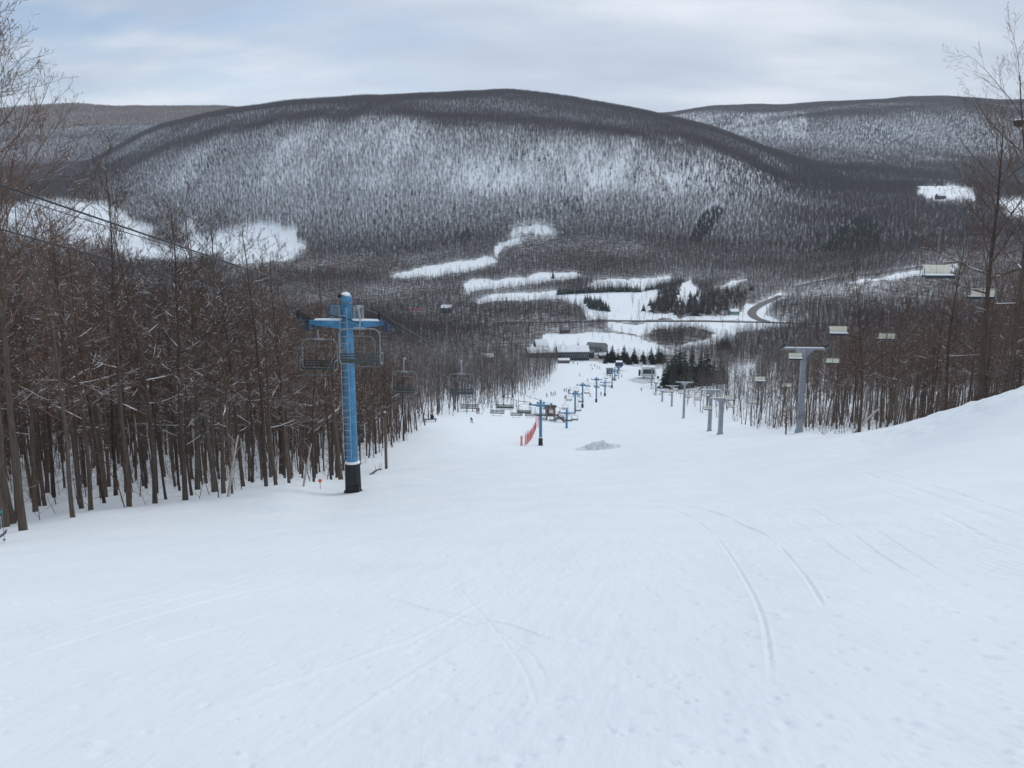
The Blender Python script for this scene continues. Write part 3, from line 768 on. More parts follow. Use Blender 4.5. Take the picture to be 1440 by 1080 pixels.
isf |= in_poly(px, py, [(968,340),(985,340),(1022,298),(1008,288),(985,305)])
isf |= in_poly(px, py, [(1180,330),(1215,300),(1235,320),(1240,400),(1150,400),(1150,350)]) & (rng.random(X.shape) < 0.45)
k1 = k & ~isf
mass('hill_forest', C_FAR, X[k1], Y[k1], rng.uniform(13, 21, k1.sum()), 18.0)
k2 = isf & (rng.random(X.shape) < 0.8)
mass('hill_conifers', C_FIR, X[k2], Y[k2], rng.uniform(11, 21, k2.sum()), 16.0)
# farther ridges
X, Y = candidates(3300, 6300, 9.5)
k = seen(X, Y, 20); X, Y = X[k], Y[k]; px, py, _ = px_of(X, Y)
tan_ = (px < 330) & (py < 176 + 42 * fbm(X / 700, Y / 900, 4, 71)) & (rng.random(X.shape) < np.where(px < 330, 0.95, 0))  # sunlit patch of the far-left ridge, put into the colour of its trees
fr = (rng.random(X.shape) < np.clip((fbm(X / 200, Y / 300, 3, 46) - 0.12) * 1.2, 0.04, 0.5))
k1 = ~tan_ & ~fr & (rng.random(X.shape) < np.where((px > 930) & (px < 1135) & (py > 160) & (py < 195), 0.45, 0.97))
mass('ridge_forest', C_FAR, X[k1], Y[k1], rng.uniform(15, 22, k1.sum()), 18.0, squash=2.3)
mass('sun_tinted_ridge_trees', C_TAN, X[tan_], Y[tan_], rng.uniform(14, 20, tan_.sum()), 16.0, squash=1.5)  # ordinary ridge trees coloured tan as if the sun fell on them
mass('ridge_conifers', C_FIR, X[fr & ~tan_], Y[fr & ~tan_], rng.uniform(13, 22, (fr & ~tan_).sum()), 16.0, squash=1.4)
print('TREES', {o.name: len(o.data.vertices) for o in COL.objects if o.get('kind') == 'stuff'})
# ------------------------------------------------------------------ chairlifts
M_BLUE = paint('blue_tower_paint', (0.075, 0.28, 0.49), 0.55, dirt=0.5, scale=3.0)
M_BLUEDK = paint('dark_blue_steel', (0.030, 0.060, 0.115), 0.5)
M_PAD = paint('black_pad_vinyl', (0.012, 0.012, 0.014), 0.55, dirt=0.4)
M_GALV = paint('galvanised_steel', (0.36, 0.39, 0.43), 0.5, 0.25, dirt=0.25, scale=1.5)
M_GALVD = paint('weathered_steel', (0.20, 0.22, 0.24), 0.55, 0.2, dirt=0.35)
M_RUBBER = paint('black_rubber', (0.018, 0.018, 0.02), 0.7)
M_SEAT = paint('grey_green_slats', (0.060, 0.075, 0.075), 0.6, dirt=0.3)
M_FRAME = paint('dull_frame_steel', (0.27, 0.30, 0.30), 0.5, 0.2, dirt=0.3)
M_CREAM = paint('cream_paint', (0.78, 0.74, 0.60), 0.6, dirt=0.15, scale=3)
M_SNOWCAP = paint('fresh_snow', (0.86, 0.885, 0.92), 0.8, dirt=0.04)
M_ROPE = paint('steel_rope', (0.035, 0.036, 0.04), 0.5, 0.3)
M_NAVY = paint('dark_seat', (0.03, 0.035, 0.05), 0.6)

def drop_scale(name): return name
def add_part(name, me, parent): return link(name, me, None, parent)

def sheave_train(parent, x, z, tilt, n, mats, wheel_r=0.24, gap=0.52):
    """beam with a row of grooved wheels along the rope"""
    L = (n - 1) * gap
    rot = Matrix.Rotation(-tilt, 3, 'X')
    b = MB(); b.box((0, 0, -0.02), (0.09, L + 0.2, 0.16), rot)
    for k in range(n // 2):
        b.box(rot @ Vector((0, (-L / 2) + gap * (2 * k + 0.5), -0.12)), (0.12, gap * 1.3, 0.10), rot)
    b.box(Vector((0, 0, -0.28)), (0.16, 0.30, 0.42))
    s = b.build('sheave_assembly', mats[0], parent, (x, 0, z), bevel=0.012)
    for k in range(n):
        c = rot @ Vector((0, -L / 2 + gap * k, 0.10))
        w = MB(); w.tube([c + Vector((-0.065, 0, 0)), c + Vector((-0.04, 0, 0)), c + Vector((-0.015, 0, 0)), c + Vector((0.015, 0, 0)), c + Vector((0.04, 0, 0)), c + Vector((0.065, 0, 0))],
                         [wheel_r * .86, wheel_r, wheel_r * .9, wheel_r * .9, wheel_r, wheel_r * .86], 14)
        w.tube([c + Vector((-0.10, 0, 0)), c + Vector((0.10, 0, 0))], wheel_r * 0.3, 8)
        w.build('sheave', mats[1], s)
    return s

def blue_tower(base, rz, H, arm_h, half, label, tilt, near=False, pad=True, flat=True, dark=False):
    e = empty('lift_tower', base, rz, label, 'lift tower', 'blue chairlift towers')
    mat = M_BLUE
    mb = MB(); n = 20 if near else 12
    mb.tube([(0, 0, -0.6), (0, 0, H * 0.45), (0, 0, H)], [0.335, 0.305, 0.27], n)
    if near:
        for z in (2.0, 5.4, 8.3): mb.tube([(0, 0, z), (0, 0, z + 0.10)], 0.352 - 0.0065 * z, n)
    mb.build('mast', mat, e, smooth=False)
    mb = MB()
    for s in (-1, 1):
        mb.add([(s * 0.2, -.24, arm_h - .24), (s * 0.2, .24, arm_h - .24), (s * 0.2, .24, arm_h + .20), (s * 0.2, -.24, arm_h + .20),
                (s * (half - .35), -.17, arm_h - .05), (s * (half - .35), .17, arm_h - .05), (s * (half - .35), .17, arm_h + .20), (s * (half - .35), -.17, arm_h + .20)],
               [(0, 1, 5, 4), (1, 2, 6, 5), (2, 3, 7, 6), (3, 0, 4, 7), (4, 5, 6, 7), (3, 2, 1, 0)])
        mb.box((s * (half - 0.22), 0, arm_h + 0.10), (0.30, 0.20, 0.20))
    mb.build('crossarm', mat, e)
    if near or flat:
        mb = MB()
        for s in (-1, 1):
            mb.add([(s * .30, -.20, arm_h + .203), (s * .30, .20, arm_h + .203), (s * (half - .38), .15, arm_h + .203), (s * (half - .38), -.15, arm_h + .203),
                    (s * .34, -.13, arm_h + .31), (s * .34, .13, arm_h + .31), (s * (half - .42), .09, arm_h + .28), (s * (half - .42), -.09, arm_h + .28)],
                   [(0, 1, 2, 3), (4, 7, 6, 5), (0, 4, 5, 1), (1, 5, 6, 2), (2, 6, 7, 3), (3, 7, 4, 0)])
        mb.tube([(0, 0, H), (0.03, 0, H + 0.10), (0.05, 0, H + 0.17)], [0.29, 0.24, 0.10], 10)
        mb.build('snow_cap', M_SNOWCAP, e, smooth=False)
    for s in (-1, 1):
        if near: sheave_train(e, s * half, arm_h + 0.12, tilt, 6, (M_BLUEDK, M_RUBBER))
        else:
            b = MB(); rot = Matrix.Rotation(-tilt, 3, 'X'); b.box((0, 0, 0), (0.22, 2.4, 0.34), rot)
            for k in range(5):
                c = rot @ Vector((0, -1.0 + 0.5 * k, 0.16)); b.tube([c - Vector((.07, 0, 0)), c + Vector((.07, 0, 0))], 0.22, 8)
            b.build('sheave_assembly', M_BLUEDK, e, (s * half, 0, arm_h + 0.12))
    if pad:
        mb = MB(); mb.tube([(0, 0, -0.5), (0, 0, 0.06), (0, 0, 0.10), (0, 0, 1.60), (0, 0, 1.64)], [0.54, 0.54, 0.46, 0.43, 0.36], 8 if near else 8)
        if near:
            mb.box((0.34, -0.30, 0.22), (0.22, 0.24, 0.44)); mb.box((0.30, -0.34, 0.95), (0.06, 0.10, 0.5))
        p = mb.build('base_pad', M_PAD, e, bevel=0.02 if near else 0)
        mb = MB(); mb.tube([(0, 0, 1.642), (0, 0, 1.72), (0, 0, 1.77)], [0.42, 0.40, 0.365], 14); mb.build('snow_ring', M_SNOWCAP, e)
    # ladder up the mast, on the uphill side
    lx, ly = (-0.02, -0.45)
    mb = MB()
    for s in (-0.20, 0.20): mb.tube([(lx + s - .06, ly, 1.9), (lx + s - .06, ly + 0.05, H - 0.6)], 0.022, 5)
    z = 2.1
    while z < H - 0.8:
        mb.tube([(lx - .26, ly, z), (lx + .14, ly, z)], 0.02, 5)
        z += 0.36 if near else 0.6
    mb.build('ladder', M_GALV, e)
    if near:
        for s in (-1, 1):      # service frames beside the mast head
            mb = MB(); cx = s * 0.62; z0, z1 = H - 1.55, H - 0.55
            mb.box((cx, 0.0, (z0 + z1) / 2), (0.34, 0.04, z1 - z0 - 0.16))
            q = mb.build('service_panel', M_GALVD, e)
            mb = MB(); w = 0.46
            mb.box((cx - w / 2, 0, (z0 + z1) / 2), (0.08, 0.09, z1 - z0 + .08)); mb.box((cx + w / 2, 0, (z0 + z1) / 2), (0.08, 0.09, z1 - z0 + .08))
            mb.box((cx, 0, z0), (w - 0.08, 0.09, 0.08)); mb.box((cx, 0, z1), (w - 0.08, 0.09, 0.08))
            mb.build('panel_frame', M_GALV if s > 0 else M_BLUE, q)
        mb = MB(); mb.box((-.10, 0, H + .03), (0.70, 0.12, 0.10)); mb.box((-.38, 0, H - 0.05), (0.10, 0.3, 0.14))
        mb.build('lifting_bracket', M_RUBBER, e)
        mb = MB(); mb.tube([(-.85, -0.32, H - 1.0), (0, -.36, H - 1.15), (0.75, -.32, H - 1.4), (1.0, -.1, H - 1.5)], 0.025, 5); mb.build('cable_conduit', M_RUBBER, e)
    elif H > 8:
        mb = MB()
        for s in (-1, 1): mb.box((s * 0.62, 0, H - 0.95), (0.46, 0.10, 0.95))
        mb.build('service_panel', M_BLUE, e)
    return e

def rope_points(nodes, sag=0.008):
    """nodes: rope heights at the towers; returns a dense polyline with a little sag"""
    out = []
    for a, b in zip(nodes[:-1], nodes[1:]):
        L = (b - a).length; n = max(4, int(L / 6))
        for k in range(n):
            t = k / n; p = a.lerp(b, t); p = p - Vector((0, 0, 4 * sag * L * t * (1 - t))); out.append(p)
    out.append(nodes[-1]); return out
def rope_at(line, Z):
    zc = [p.y * CP - p.z * SP for p in line]
    for a, b, za, zb in zip(line[:-1], line[1:], zc[:-1], zc[1:]):
        if za <= Z <= zb: return a.lerp(b, (Z - za) / (zb - za))
    return line[-1]

# --- blue quad lift: (px, arm py, depth, base py)
BT = [(490, 456, 45, 694), (760.5, 570, 163, 628), (797, 581, 226, 605), (809, 554, 281, 571), (819.5, 542, 306, 573), (839, 534, 335, 567), (851, 538, 371, 560), (861, 523, 414, 547), (864.5, 520, 455, 537), (869, 517, 500, 526)]
RZB = -math.atan(0.135)
half = 2.15
tops = []
names = ['tall blue lift tower with black padded base and snow along its crossarm, beside the wood',
 'blue lift tower with black padded foot beside the red safety netting',
 'short blue lift tower whose mast ends in the snow below the red hut',
 'slim blue lift tower just uphill from the row of three tall ones',
 'blue lift tower first of the three tall ones past the red hut',
 'blue lift tower with broad black foot, middle one of the three tall ones',
 'blue lift tower with black foot, third of the three tall ones past the red hut',
 'thin blue lift tower standing alone below the three tall ones, on open snow',
 'small blue lift tower close to the bottom station of the blue chairlift',
 'smallest blue lift tower, right at the bottom station of the blue chairlift']
T1 = None
for i, (px, ya, Z, yb) in enumerate(BT):
    p = pt(px, ya, Z); g0 = gz(p.x, p.y)
    base = Vector((p.x, p.y, g0))
    bp = pt(px, yb, Z)
    if i == 0:
        base = on_ground(497, 692); zb = base.y * CP - base.z * SP; print('TOWER DEPTH', zb); v_ = (540 - ya) / FPX; p = Vector((base.x, base.y, base.y * (-SP + v_ * CP) / (CP + v_ * SP))); g0 = base.z
    arm_h = max(3.4, p.z - g0)
    H = arm_h + (1.5 if i == 0 else 1.15)
    tops.append(Vector((base.x, base.y, base.z + arm_h + 0.42)))
    blue_tower(base, RZB, H, arm_h, half, names[i], R(18) if i == 0 else R(10), near=(i == 0), pad=i not in (2, 3), flat=i < 2)
ax = Vector((math.cos(RZB), math.sin(RZB), 0))
up_l, up_r = pt(0, 322, 22.5), pt(0, 260, 16.5)
def line_of(side, up):
    n = [t + ax * side * half for t in tops]
    d = (up - n[0]); far_up = up + d * 0.9
    last = n[-1] + (n[-1] - n[-2]).normalized() * 6
    return rope_points([far_up, n[0]], 0.0)[:-1] + rope_points(n + [last], 0.006)
BL, BR = line_of(-1, up_l), line_of(1, up_r)
for ln, lab in ((BL, 'steel haul rope of the blue chairlift on the side next to the wood'), (BR, 'steel haul rope of the blue chairlift on the side away from the wood')):
    mb = MB(); mb.tube(ln, 0.024, 5); tag(mb.build('haul_rope', M_ROPE), lab, 'cable', 'haul ropes of the blue chairlift')
mb = MB(); c0 = pt(-60, 252, 15.5); c1 = tops[0] + Vector((0.2, 0, 1.0)); c2 = tops[1] + Vector((0, 0, .9))
mb.tube(rope_points([c0, c1], 0.004)[:-1] + rope_points([c1, c2], 0.01), 0.012, 4)
tag(mb.build('signal_cable', M_ROPE), 'thin signal cable strung over the top of the tall blue tower', 'cable')

def arc_frame(w, h, r, z_top, n=5):
    """rounded bail, open at the bottom: points from one foot over the top to the other"""
    pts = [Vector((-w, 0, z_top - h))]
    for k in range(n + 1):
        a = math.pi - math.pi / 2 * k / n; pts.append(Vector((-w + r + math.cos(a) * r, 0, z_top - r + math.sin(a) * r)))
    for k in range(n + 1):
        a = math.pi / 2 - math.pi / 2 * k / n; pts.append(Vector((w - r + math.cos(a) * r, 0, z_top - r + math.sin(a) * r)))
    pts.append(Vector((w, 0, z_top - h))); return pts

def quad_parts():
    P = []
    mb = MB(); mb.box((0, 0, 0), (0.12, 0.42, 0.14)); mb.tube([(0, 0, -.02), (0.02, 0.10, -.35), (0.02, 0.16, -.7), (0, 0.05, -1.0)], 0.042, 6)
    mb.box((0, 0.05, -1.02), (0.5, 0.12, 0.09)); P.append(('hanger', mb.mesh('hanger'), M_GALV))
    mb = MB(); mb.tube(arc_frame(1.0, 1.62, 0.34, -1.02), 0.029, 6)
    for s in (-1, 1):
        mb.tube([(s * 1.0, 0, -2.62), (s * 0.98, 0.2, -2.70), (s * 0.96, 0.5, -2.66)], 0.032, 6)
        mb.tube([(s * 1.0, 0, -2.15), (s * 1.0, 0.42, -2.20), (s * .97, 0.48, -2.62)], 0.024, 5)
    P.append(('frame', mb.mesh('frame'), M_FRAME))
    mb = MB()
    for k in range(3): mb.box((0, -0.02 - 0.012 * k + 0.02, -2.48 + 0.125 * k), (1.90, 0.03, 0.075))
    P.append(('backrest', mb.mesh('backrest'), M_SEAT))
    mb = MB()
    for k in range(5): mb.box((0, 0.07 + 0.105 * k, -2.60 + 0.012 * k), (1.92, 0.085, 0.035))
    mb.box((0, 0.06, -2.64), (1.86, 0.06, 0.05)); mb.box((0, 0.48, -2.60), (1.86, 0.05, 0.05))
    P.append(('seat', mb.mesh('seat'), M_SEAT))
    mb = MB(); mb.tube([v + Vector((0, 0.10, 0)) for v in arc_frame(0.72, 1.10, 0.30, -1.38)], 0.022, 5)
    mb.tube([(0, .1, -1.38), (0, 0.05, -1.02)], 0.025, 5)
    P.append(('inner_bail', mb.mesh('inner_bail'), M_GALVD))
    mb = MB()
    for s in (-1, 1): mb.tube([(s * .93, 0.02, -1.75), (s * .93, 0.55, -2.05), (s * .5, 0.62, -2.9)], 0.020, 5)
    mb.tube([(-.80, 0.62, -2.92), (.80, 0.62, -2.92)], 0.022, 5)
    P.append(('footrest_bar', mb.mesh('footrest_bar'), M_GALVD))
    for _, me, m_ in P: me.materials.append(m_)
    return P
QUAD = quad_parts()
def one_mesh(name, P):
    vs, fs, mi, mats = [], [], [], []
    for _, me, m_ in P:
        n = len(vs); vs += [v.co[:] for v in me.vertices]
        if m_ not in mats: mats.append(m_)
        for p in me.polygons: fs.append(tuple(i + n for i in p.vertices)); mi.append(mats.index(m_))
    me = bpy.data.meshes.new(name); me.from_pydata(vs, [], fs)
    for m_ in mats: me.materials.append(m_)
    me.polygons.foreach_set('material_index', mi); me.update(); return me
QUAD_ONE = one_mesh('quad_chair', QUAD)
ORD = ['first','second','third','fourth','fifth','sixth','seventh','eighth','ninth','tenth','eleventh','twelfth','thirteenth','fourteenth','fifteenth','sixteenth','seventeenth','eighteenth','nineteenth','twentieth']
def hang_chair(name, parts, single, p, rz, whole_, label, cat, group):
    if whole_:
        o = bpy.data.objects.new(name, single); COL.objects.link(o); o.location = p; o.rotation_euler = (0, 0, rz)
        return tag(o, label, cat, group)
    e = empty(name, p, rz, label, cat, group)
    for nm, me, _ in parts:
        c = bpy.data.objects.new(nm, me); COL.objects.link(c); c.parent = e
    return e
ROPE_SIDE = {'L': 'wood side', 'R': 'open-snow side'}
for side, line, zs, flip in (('L', BL, [44, 62.5, 92, 115, 139, 163, 187, 210, 233, 257, 280, 304, 328, 352, 378, 404, 430, 456], math.pi), ('R', BR, [37.6, 63, 89.5, 110, 138, 160, 181, 205, 228, 252, 276, 300, 324, 348, 374, 400, 426, 452], 0.0)):
    for k, Z in enumerate(zs):
        p = rope_at(line, Z)
        if Z < 60: lab = 'grey quad chair hanging by the tall blue tower, %s' % ('just past its crossarm' if side == 'L' else 'in front of its mast')
        else:
            lab = 'grey quad chair, %s one down the %s rope from the tall blue tower' % (ORD[k if Z < 600 else k], ROPE_SIDE[side])
        hang_chair('chairlift_chair', QUAD, QUAD_ONE, p, RZB + flip + random.uniform(-.05, .05), Z > 215, lab, 'lift chair', 'quad chairs on the blue chairlift')

# --- grey double lift
GT = [(1131, 491, 95), (1015, 561, 150), (1000, 549, 170), (963, 538, 235), (945.5, 543, 310), (931.5, 553, 340), (922.5, 538, 380), (917, 518, 430)]
RZG = -math.atan(0.122)
gn = ['big grey steel lift tower with broad T-shaped head at the edge of the wood',
 'grey lift tower, the closer of the pair standing side by side below the brow',
 'grey lift tower, the farther of the pair standing side by side below the brow',
 'slim grey lift tower on open snow in front of the spruces',
 'short grey lift tower next to the pale snowy bushes below the spruces',
 'short grey lift tower third from the white bottom station',
 'thin grey lift tower second from the white bottom station',
 'thin grey lift tower closest to the white bottom station']
gtops = []
for i, (px, ya, Z) in enumerate(GT):
    p = pt(px, ya, Z); g0 = gz(p.x, p.y); arm_h = p.z - g0; base = Vector((p.x, p.y, g0)); near_ = i == 0
    arm_h = max(arm_h, 4.5)
    gtops.append(Vector((p.x, p.y, g0 + arm_h + 0.35)))
    e = empty('lift_tower', base, RZG, gn[i], 'lift tower', 'grey chairlift towers')
    r = (0.36, 0.44, 0.40)[min(i, 2)] if i < 3 else 0.34
    mb = MB(); zs = [-0.8, 0.05, 0.5, arm_h * .5, arm_h]
    mb.tube([(0, 0, z) for z in zs], [r * 1.5, r * 1.45, r * 1.08, r, r * 0.9], 18)
    if i < 3:
        z = 1.2
        while z < arm_h - 0.8: mb.tube([(0, 0, z), (0, 0, z + 0.07)], r * 1.07, 18); z += 1.15
    mb.build('mast', M_GALV, e)
    mb = MB(); mb.box((0, 0, arm_h + .06), (4.7, 0.30, 0.20))
    for s in (-1, 1):
        mb.add([(s * .28, -.06, arm_h - .04), (s * 1.15, -.06, arm_h - .04), (s * .28, -.06, arm_h - .95), (s * .28, .06, arm_h - .04), (s * 1.15, .06, arm_h - .04), (s * .28, .06, arm_h - .95)],
               [(0, 1, 2), (5, 4, 3), (0, 3, 4, 1), (1, 4, 5, 2), (2, 5, 3, 0)])
    mb.build('crossarm', M_GALV, e)
    mb = MB(); mb.add([(-2.3, -.14, arm_h + .162), (2.3, -.14, arm_h + .162), (2.3, .14, arm_h + .162), (-2.3, .14, arm_h + .162), (-2.2, -.07, arm_h + .24), (2.2, -.07, arm_h + .24), (2.2, .07, arm_h + .24), (-2.2, .07, arm_h + .24)],
                      [(3, 2, 1, 0), (4, 5, 6, 7), (0, 1, 5, 4), (1, 2, 6, 5), (2, 3, 7, 6), (3, 0, 4, 7)])
    mb.build('snow_cap', M_SNOWCAP, e)
    for s in (-1, 1):
        if near_: sheave_train(e, s * 2.45, arm_h + 0.20, R(17), 6, (M_GALVD, M_RUBBER), 0.2, 0.45)
        else:
            b = MB(); rot = Matrix.Rotation(-R(14), 3, 'X'); b.box((0, 0, 0), (0.18, 2.0, 0.28), rot)
            for k in range(4):
                c = rot @ Vector((0, -.75 + 0.5 * k, 0.14)); b.tube([c - Vector((.06, 0, 0)), c + Vector((.06, 0, 0))], 0.19, 8)
            b.build('sheave_assembly', M_GALVD, e, (s * 2.4, 0, arm_h + 0.16))
    mb = MB()
    for s in (-0.2, 0.2): mb.tube([(s, -r * 1.2 - .08, 1.6), (s, -r * 1.05 - .08, arm_h - .3)], 0.02, 5)
    z = 1.8
    while z < arm_h - 0.4: mb.tube([(-.2, -r * 1.15 - .08, z), (.2, -r * 1.15 - .08, z)], 0.018, 5); z += 0.4
    mb.build('ladder', M_GALVD, e)
axg = Vector((math.cos(RZG), math.sin(RZG), 0))
def gline(side, up):
    n = [t + axg * side * 2.42 for t in gtops]
    fu = up + (up - n[0]) * 0.6
    last = pt(911, 512, 470) + axg * side * 2.2
    return rope_points([fu, n[0]], 0.0)[:-1] + rope_points(n + [last], 0.007)
GLL, GLR = gline(-1, pt(1440, 232, 31)), gline(1, pt(1440, 335, 45))
for ln, lab in ((GLL, 'steel haul rope of the grey chairlift on the side next to the snow'), (GLR, 'steel haul rope of the grey chairlift on the side next to the trees')):
    mb = MB(); mb.tube(ln, 0.022, 5); tag(mb.build('haul_rope', M_ROPE), lab, 'cable', 'haul ropes of the grey chairlift')
def double_parts():
    P = []
    mb = MB(); mb.box((0, 0, 0), (0.1, 0.36, 0.12)); mb.tube([(0, 0, -.02), (0, -0.05, -1.2), (0, -0.04, -2.5)], 0.030, 6); P.append(('hanger', mb.mesh('hanger'), M_GALVD))
    mb = MB()
    for k in range(4): mb.box((-0.51 + 0.34 * k, -0.02, -2.06), (0.325, 0.05, 0.44))
    b = bmesh.new(); me = mb.mesh('backrest'); b.from_mesh(me); bmesh.ops.bevel(b, geom=b.edges[:], offset=0.012, segments=1, affect='EDGES'); b.to_mesh(me); b.free()
    P.append(('backrest', me, M_CREAM))
    mb = MB(); mb.box((0, 0.28, -2.40), (1.42, 0.50, 0.09)); mb.box((0, 0.52, -2.46), (1.42, 0.06, 0.10)); P.append(('seat', mb.mesh('seat'), M_NAVY))
    mb = MB(); mb.add([(-.69, .06, -2.353), (.69, .06, -2.353), (.69, .52, -2.353), (-.69, .52, -2.353), (-.66, .12, -2.28), (.66, .10, -2.27), (.64, .44, -2.29), (-.66, .46, -2.30)],
                      [(3, 2, 1, 0), (4, 5, 6, 7), (0, 1, 5, 4), (1, 2, 6, 5), (2, 3, 7, 6), (3, 0, 4, 7)]); P.append(('snow_cover', mb.mesh('snow_cover'), M_SNOWCAP))
    mb = MB()
    for s in (-1, 1): mb.tube([(s * .77, -.04, -2.45), (s * .77, -.04, -1.85), (s * .77, .2, -1.9), (s * .77, .5, -2.05), (s * .77, .52, -2.42)], 0.022, 5)
    mb.tube([(-.77, -.05, -1.9), (.77, -.05, -1.9)], 0.022, 5)
    P.append(('arm_frame', mb.mesh('arm_frame'), M_GALVD))
    for _, me, m_ in P: me.materials.append(m_)
    return P
DBL = double_parts(); DBL_ONE = one_mesh('double_chair', DBL)
for side, line, zs, flip in (('L', GLL, [40.5, 64, 85.5, 107, 129, 151, 173, 195, 217, 239, 261, 283, 305, 327, 350, 373, 396, 419], math.pi), ('R', GLR, [50, 70, 90.5, 112, 134, 156, 178, 200, 222, 244, 266, 288, 310, 332, 355, 378, 401], 0.0)):
    for k, Z in enumerate(zs):
        p = rope_at(line, Z)
        lab = 'cream-backed double chair, %s one down the %s rope of the grey chairlift' % (ORD[k], 'snow-side' if side == 'L' else 'tree-side')
        hang_chair('chairlift_chair', DBL, DBL_ONE, p, RZG + flip + random.uniform(-.08, .08), Z > 200, lab, 'lift chair', 'double chairs on the grey chairlift')
# ------------------------------------------------------------------ buildings, stations, netting, roads
M_GREENW = paint('dark_green_siding', (0.020, 0.055, 0.045), 0.7, dirt=0.3, scale=2)
M_BROWNW = paint('brown_siding', (0.075, 0.045, 0.032), 0.8, dirt=0.3, scale=2)
M_REDW = paint('barn_red_siding', (0.16, 0.025, 0.022), 0.7, dirt=0.35, scale=2)
M_GREYW = paint('grey_green_siding', (0.16, 0.20, 0.20), 0.7, dirt=0.25, scale=2)
M_WHITEW = paint('white_siding', (0.66, 0.68, 0.69), 0.6, dirt=0.12, scale=2)
M_GREYROOF = paint('grey_metal_roof', (0.17, 0.17, 0.175), 0.6, dirt=0.3, scale=1)
M_REDROOF = paint('red_metal_roof', (0.22, 0.06, 0.06), 0.6, dirt=0.3, scale=1)
M_GLASS = paint('dark_glass', (0.015, 0.03, 0.032), 0.12, dirt=0.2)
M_WOOD = paint('weathered_wood', (0.16, 0.115, 0.08), 0.85, dirt=0.35, scale=5)
M_BIRCH = paint('pale_birch_bark', (0.46, 0.42, 0.38), 0.8, dirt=0.4, scale=4)
M_NET = paint('red_netting', (0.62, 0.045, 0.035), 0.7, dirt=0.3, scale=4)
M_ORANGE = paint('orange_plastic', (0.75, 0.12, 0.04), 0.5)

def house(name, label, pos, rz, w, d, hwall, rise, wall_m, roof_m, snow=True, wins=3, group=None, chimney=False, over=0.5, snow_t=0.35, ends=True):
    """gabled house, ridge along local x"""
    e = empty(name, pos, rz, label, 'house' if 'house' in name else 'building', group)
    b = MB(); x, y = w / 2, d / 2
    b.add([(-x, -y, -1.5), (x, -y, -1.5), (x, y, -1.5), (-x, y, -1.5), (-x, -y, hwall), (x, -y, hwall), (x, y, hwall), (-x, y, hwall), (-x, 0, hwall + rise), (x, 0, hwall + rise)],
          [(0, 1, 5, 4), (2, 3, 7, 6), (1, 2, 6, 9, 5), (3, 0, 4, 8, 7), (4, 5, 9, 8), (6, 7, 8, 9)])
    b.build('wall', wall_m, e)
    def roof_slab(t0, t1, ov, mat, nm):
        r = MB(); k = rise / y; yo = y + ov
        for s in (-1, 1):
            vs = [(-x - ov, s * yo, hwall - ov * k + t0), (x + ov, s * yo, hwall - ov * k + t0), (x + ov, 0, hwall + rise + t0), (-x - ov, 0, hwall + rise + t0)]
            vs += [(a, b_, c + t1) for a, b_, c in vs]
            f = [(0, 1, 2, 3), (7, 6, 5, 4), (4, 5, 1, 0), (5, 6, 2, 1), (7, 4, 0, 3)]
            r.add(vs, f if s > 0 else [q[::-1] for q in f])
        return r.build(nm, mat, e)
    roof_slab(0.02, 0.15, over, roof_m, 'roof')
    if snow: roof_slab(0.18, snow_t, over - 0.15, M_SNOWCAP, 'roof_snow')
    for k in range(wins):
        wx = -x + w * (k + 0.5) / wins
        for s in (-1, 1):
            q = MB(); q.box((wx, s * (y + .03), hwall * 0.55), (min(1.5, w / wins * .55), 0.08, hwall * 0.36))
            f = q.build('window', M_GLASS, e)
            q = MB(); ww, hh = min(1.5, w / wins * .55), hwall * .36
            for dx in (-1, 1): q.box((wx + dx * (ww / 2 + .05), s * (y + .04), hwall * .55), (0.1, 0.12, hh + .2))
            for dz_ in (-1, 1): q.box((wx, s * (y + .04), hwall * .55 + dz_ * (hh / 2 + .05)), (ww, 0.12, 0.1))
            q.build('window_frame', M_WHITEW, f)
    if ends:
        q = MB(); q.box((x + .04, 0, 1.0), (0.1, 1.1, 2.1)); q.build('door', M_BROWNW, e)
    if chimney:
        q = MB(); q.box((x * .4, y * .25, hwall + rise + 0.5), (0.7, 0.7, 2.0)); q.build('chimney', M_BROWNW, e)
    return e
def at(px, Z, lift=0.0):
    p = foot(px, Z); p.z += lift; return p
# base lodge
house('lodge', 'long dark green lodge with snow-covered roof at the foot of the slope', at(804, 575), R(4), 22, 12, 6.0, 3.4, M_GREENW, M_GREYROOF, wins=8, chimney=True, snow_t=0.5)
house('lodge_wing', 'low brown lodge wing half hidden behind bare trees at the wood edge', at(762, 590), R(6), 22, 12, 3.8, 3.0, M_BROWNW, M_GREYROOF, wins=6, snow_t=0.5)
house('equipment_barn', 'barn with steep snow-white roof behind the lodge wing', at(760, 640), R(14), 9, 8, 3.0, 4.4, M_BROWNW, M_GREYROOF, wins=1, snow_t=0.5)
house('rental_building', 'building with bare grey roof and grey-green walls beside the lodge', at(838, 620), R(-28), 14, 9, 4.2, 2.6, M_GREYW, M_GREYROOF, snow=False, wins=4)
house('red_shed', 'low red shed at the bottom of the slope below the lodge', at(792, 552), R(2), 8, 3.0, 2.0, 0.9, M_REDW, M_GREYROOF, wins=3, over=.3)
house('brown_cabin', 'small brown cabin between the lodge and the grey-roofed building', at(829, 585), R(15), 4.5, 4.5, 4.0, 1.6, M_BROWNW, M_GREYROOF, wins=1, snow=False)
house('snowy_shed', 'little snow-roofed shed among the conifers right of the lodge', at(846, 585), R(10), 5, 4, 2.2, 1.2, M_BROWNW, M_GREYROOF, wins=1, snow_t=.5)
house('field_house', 'dark little house in the snow field behind the lodge', at(793, 745), R(10), 8, 6, 3, 2, M_BROWNW, M_GREYROOF, wins=2, snow=False)
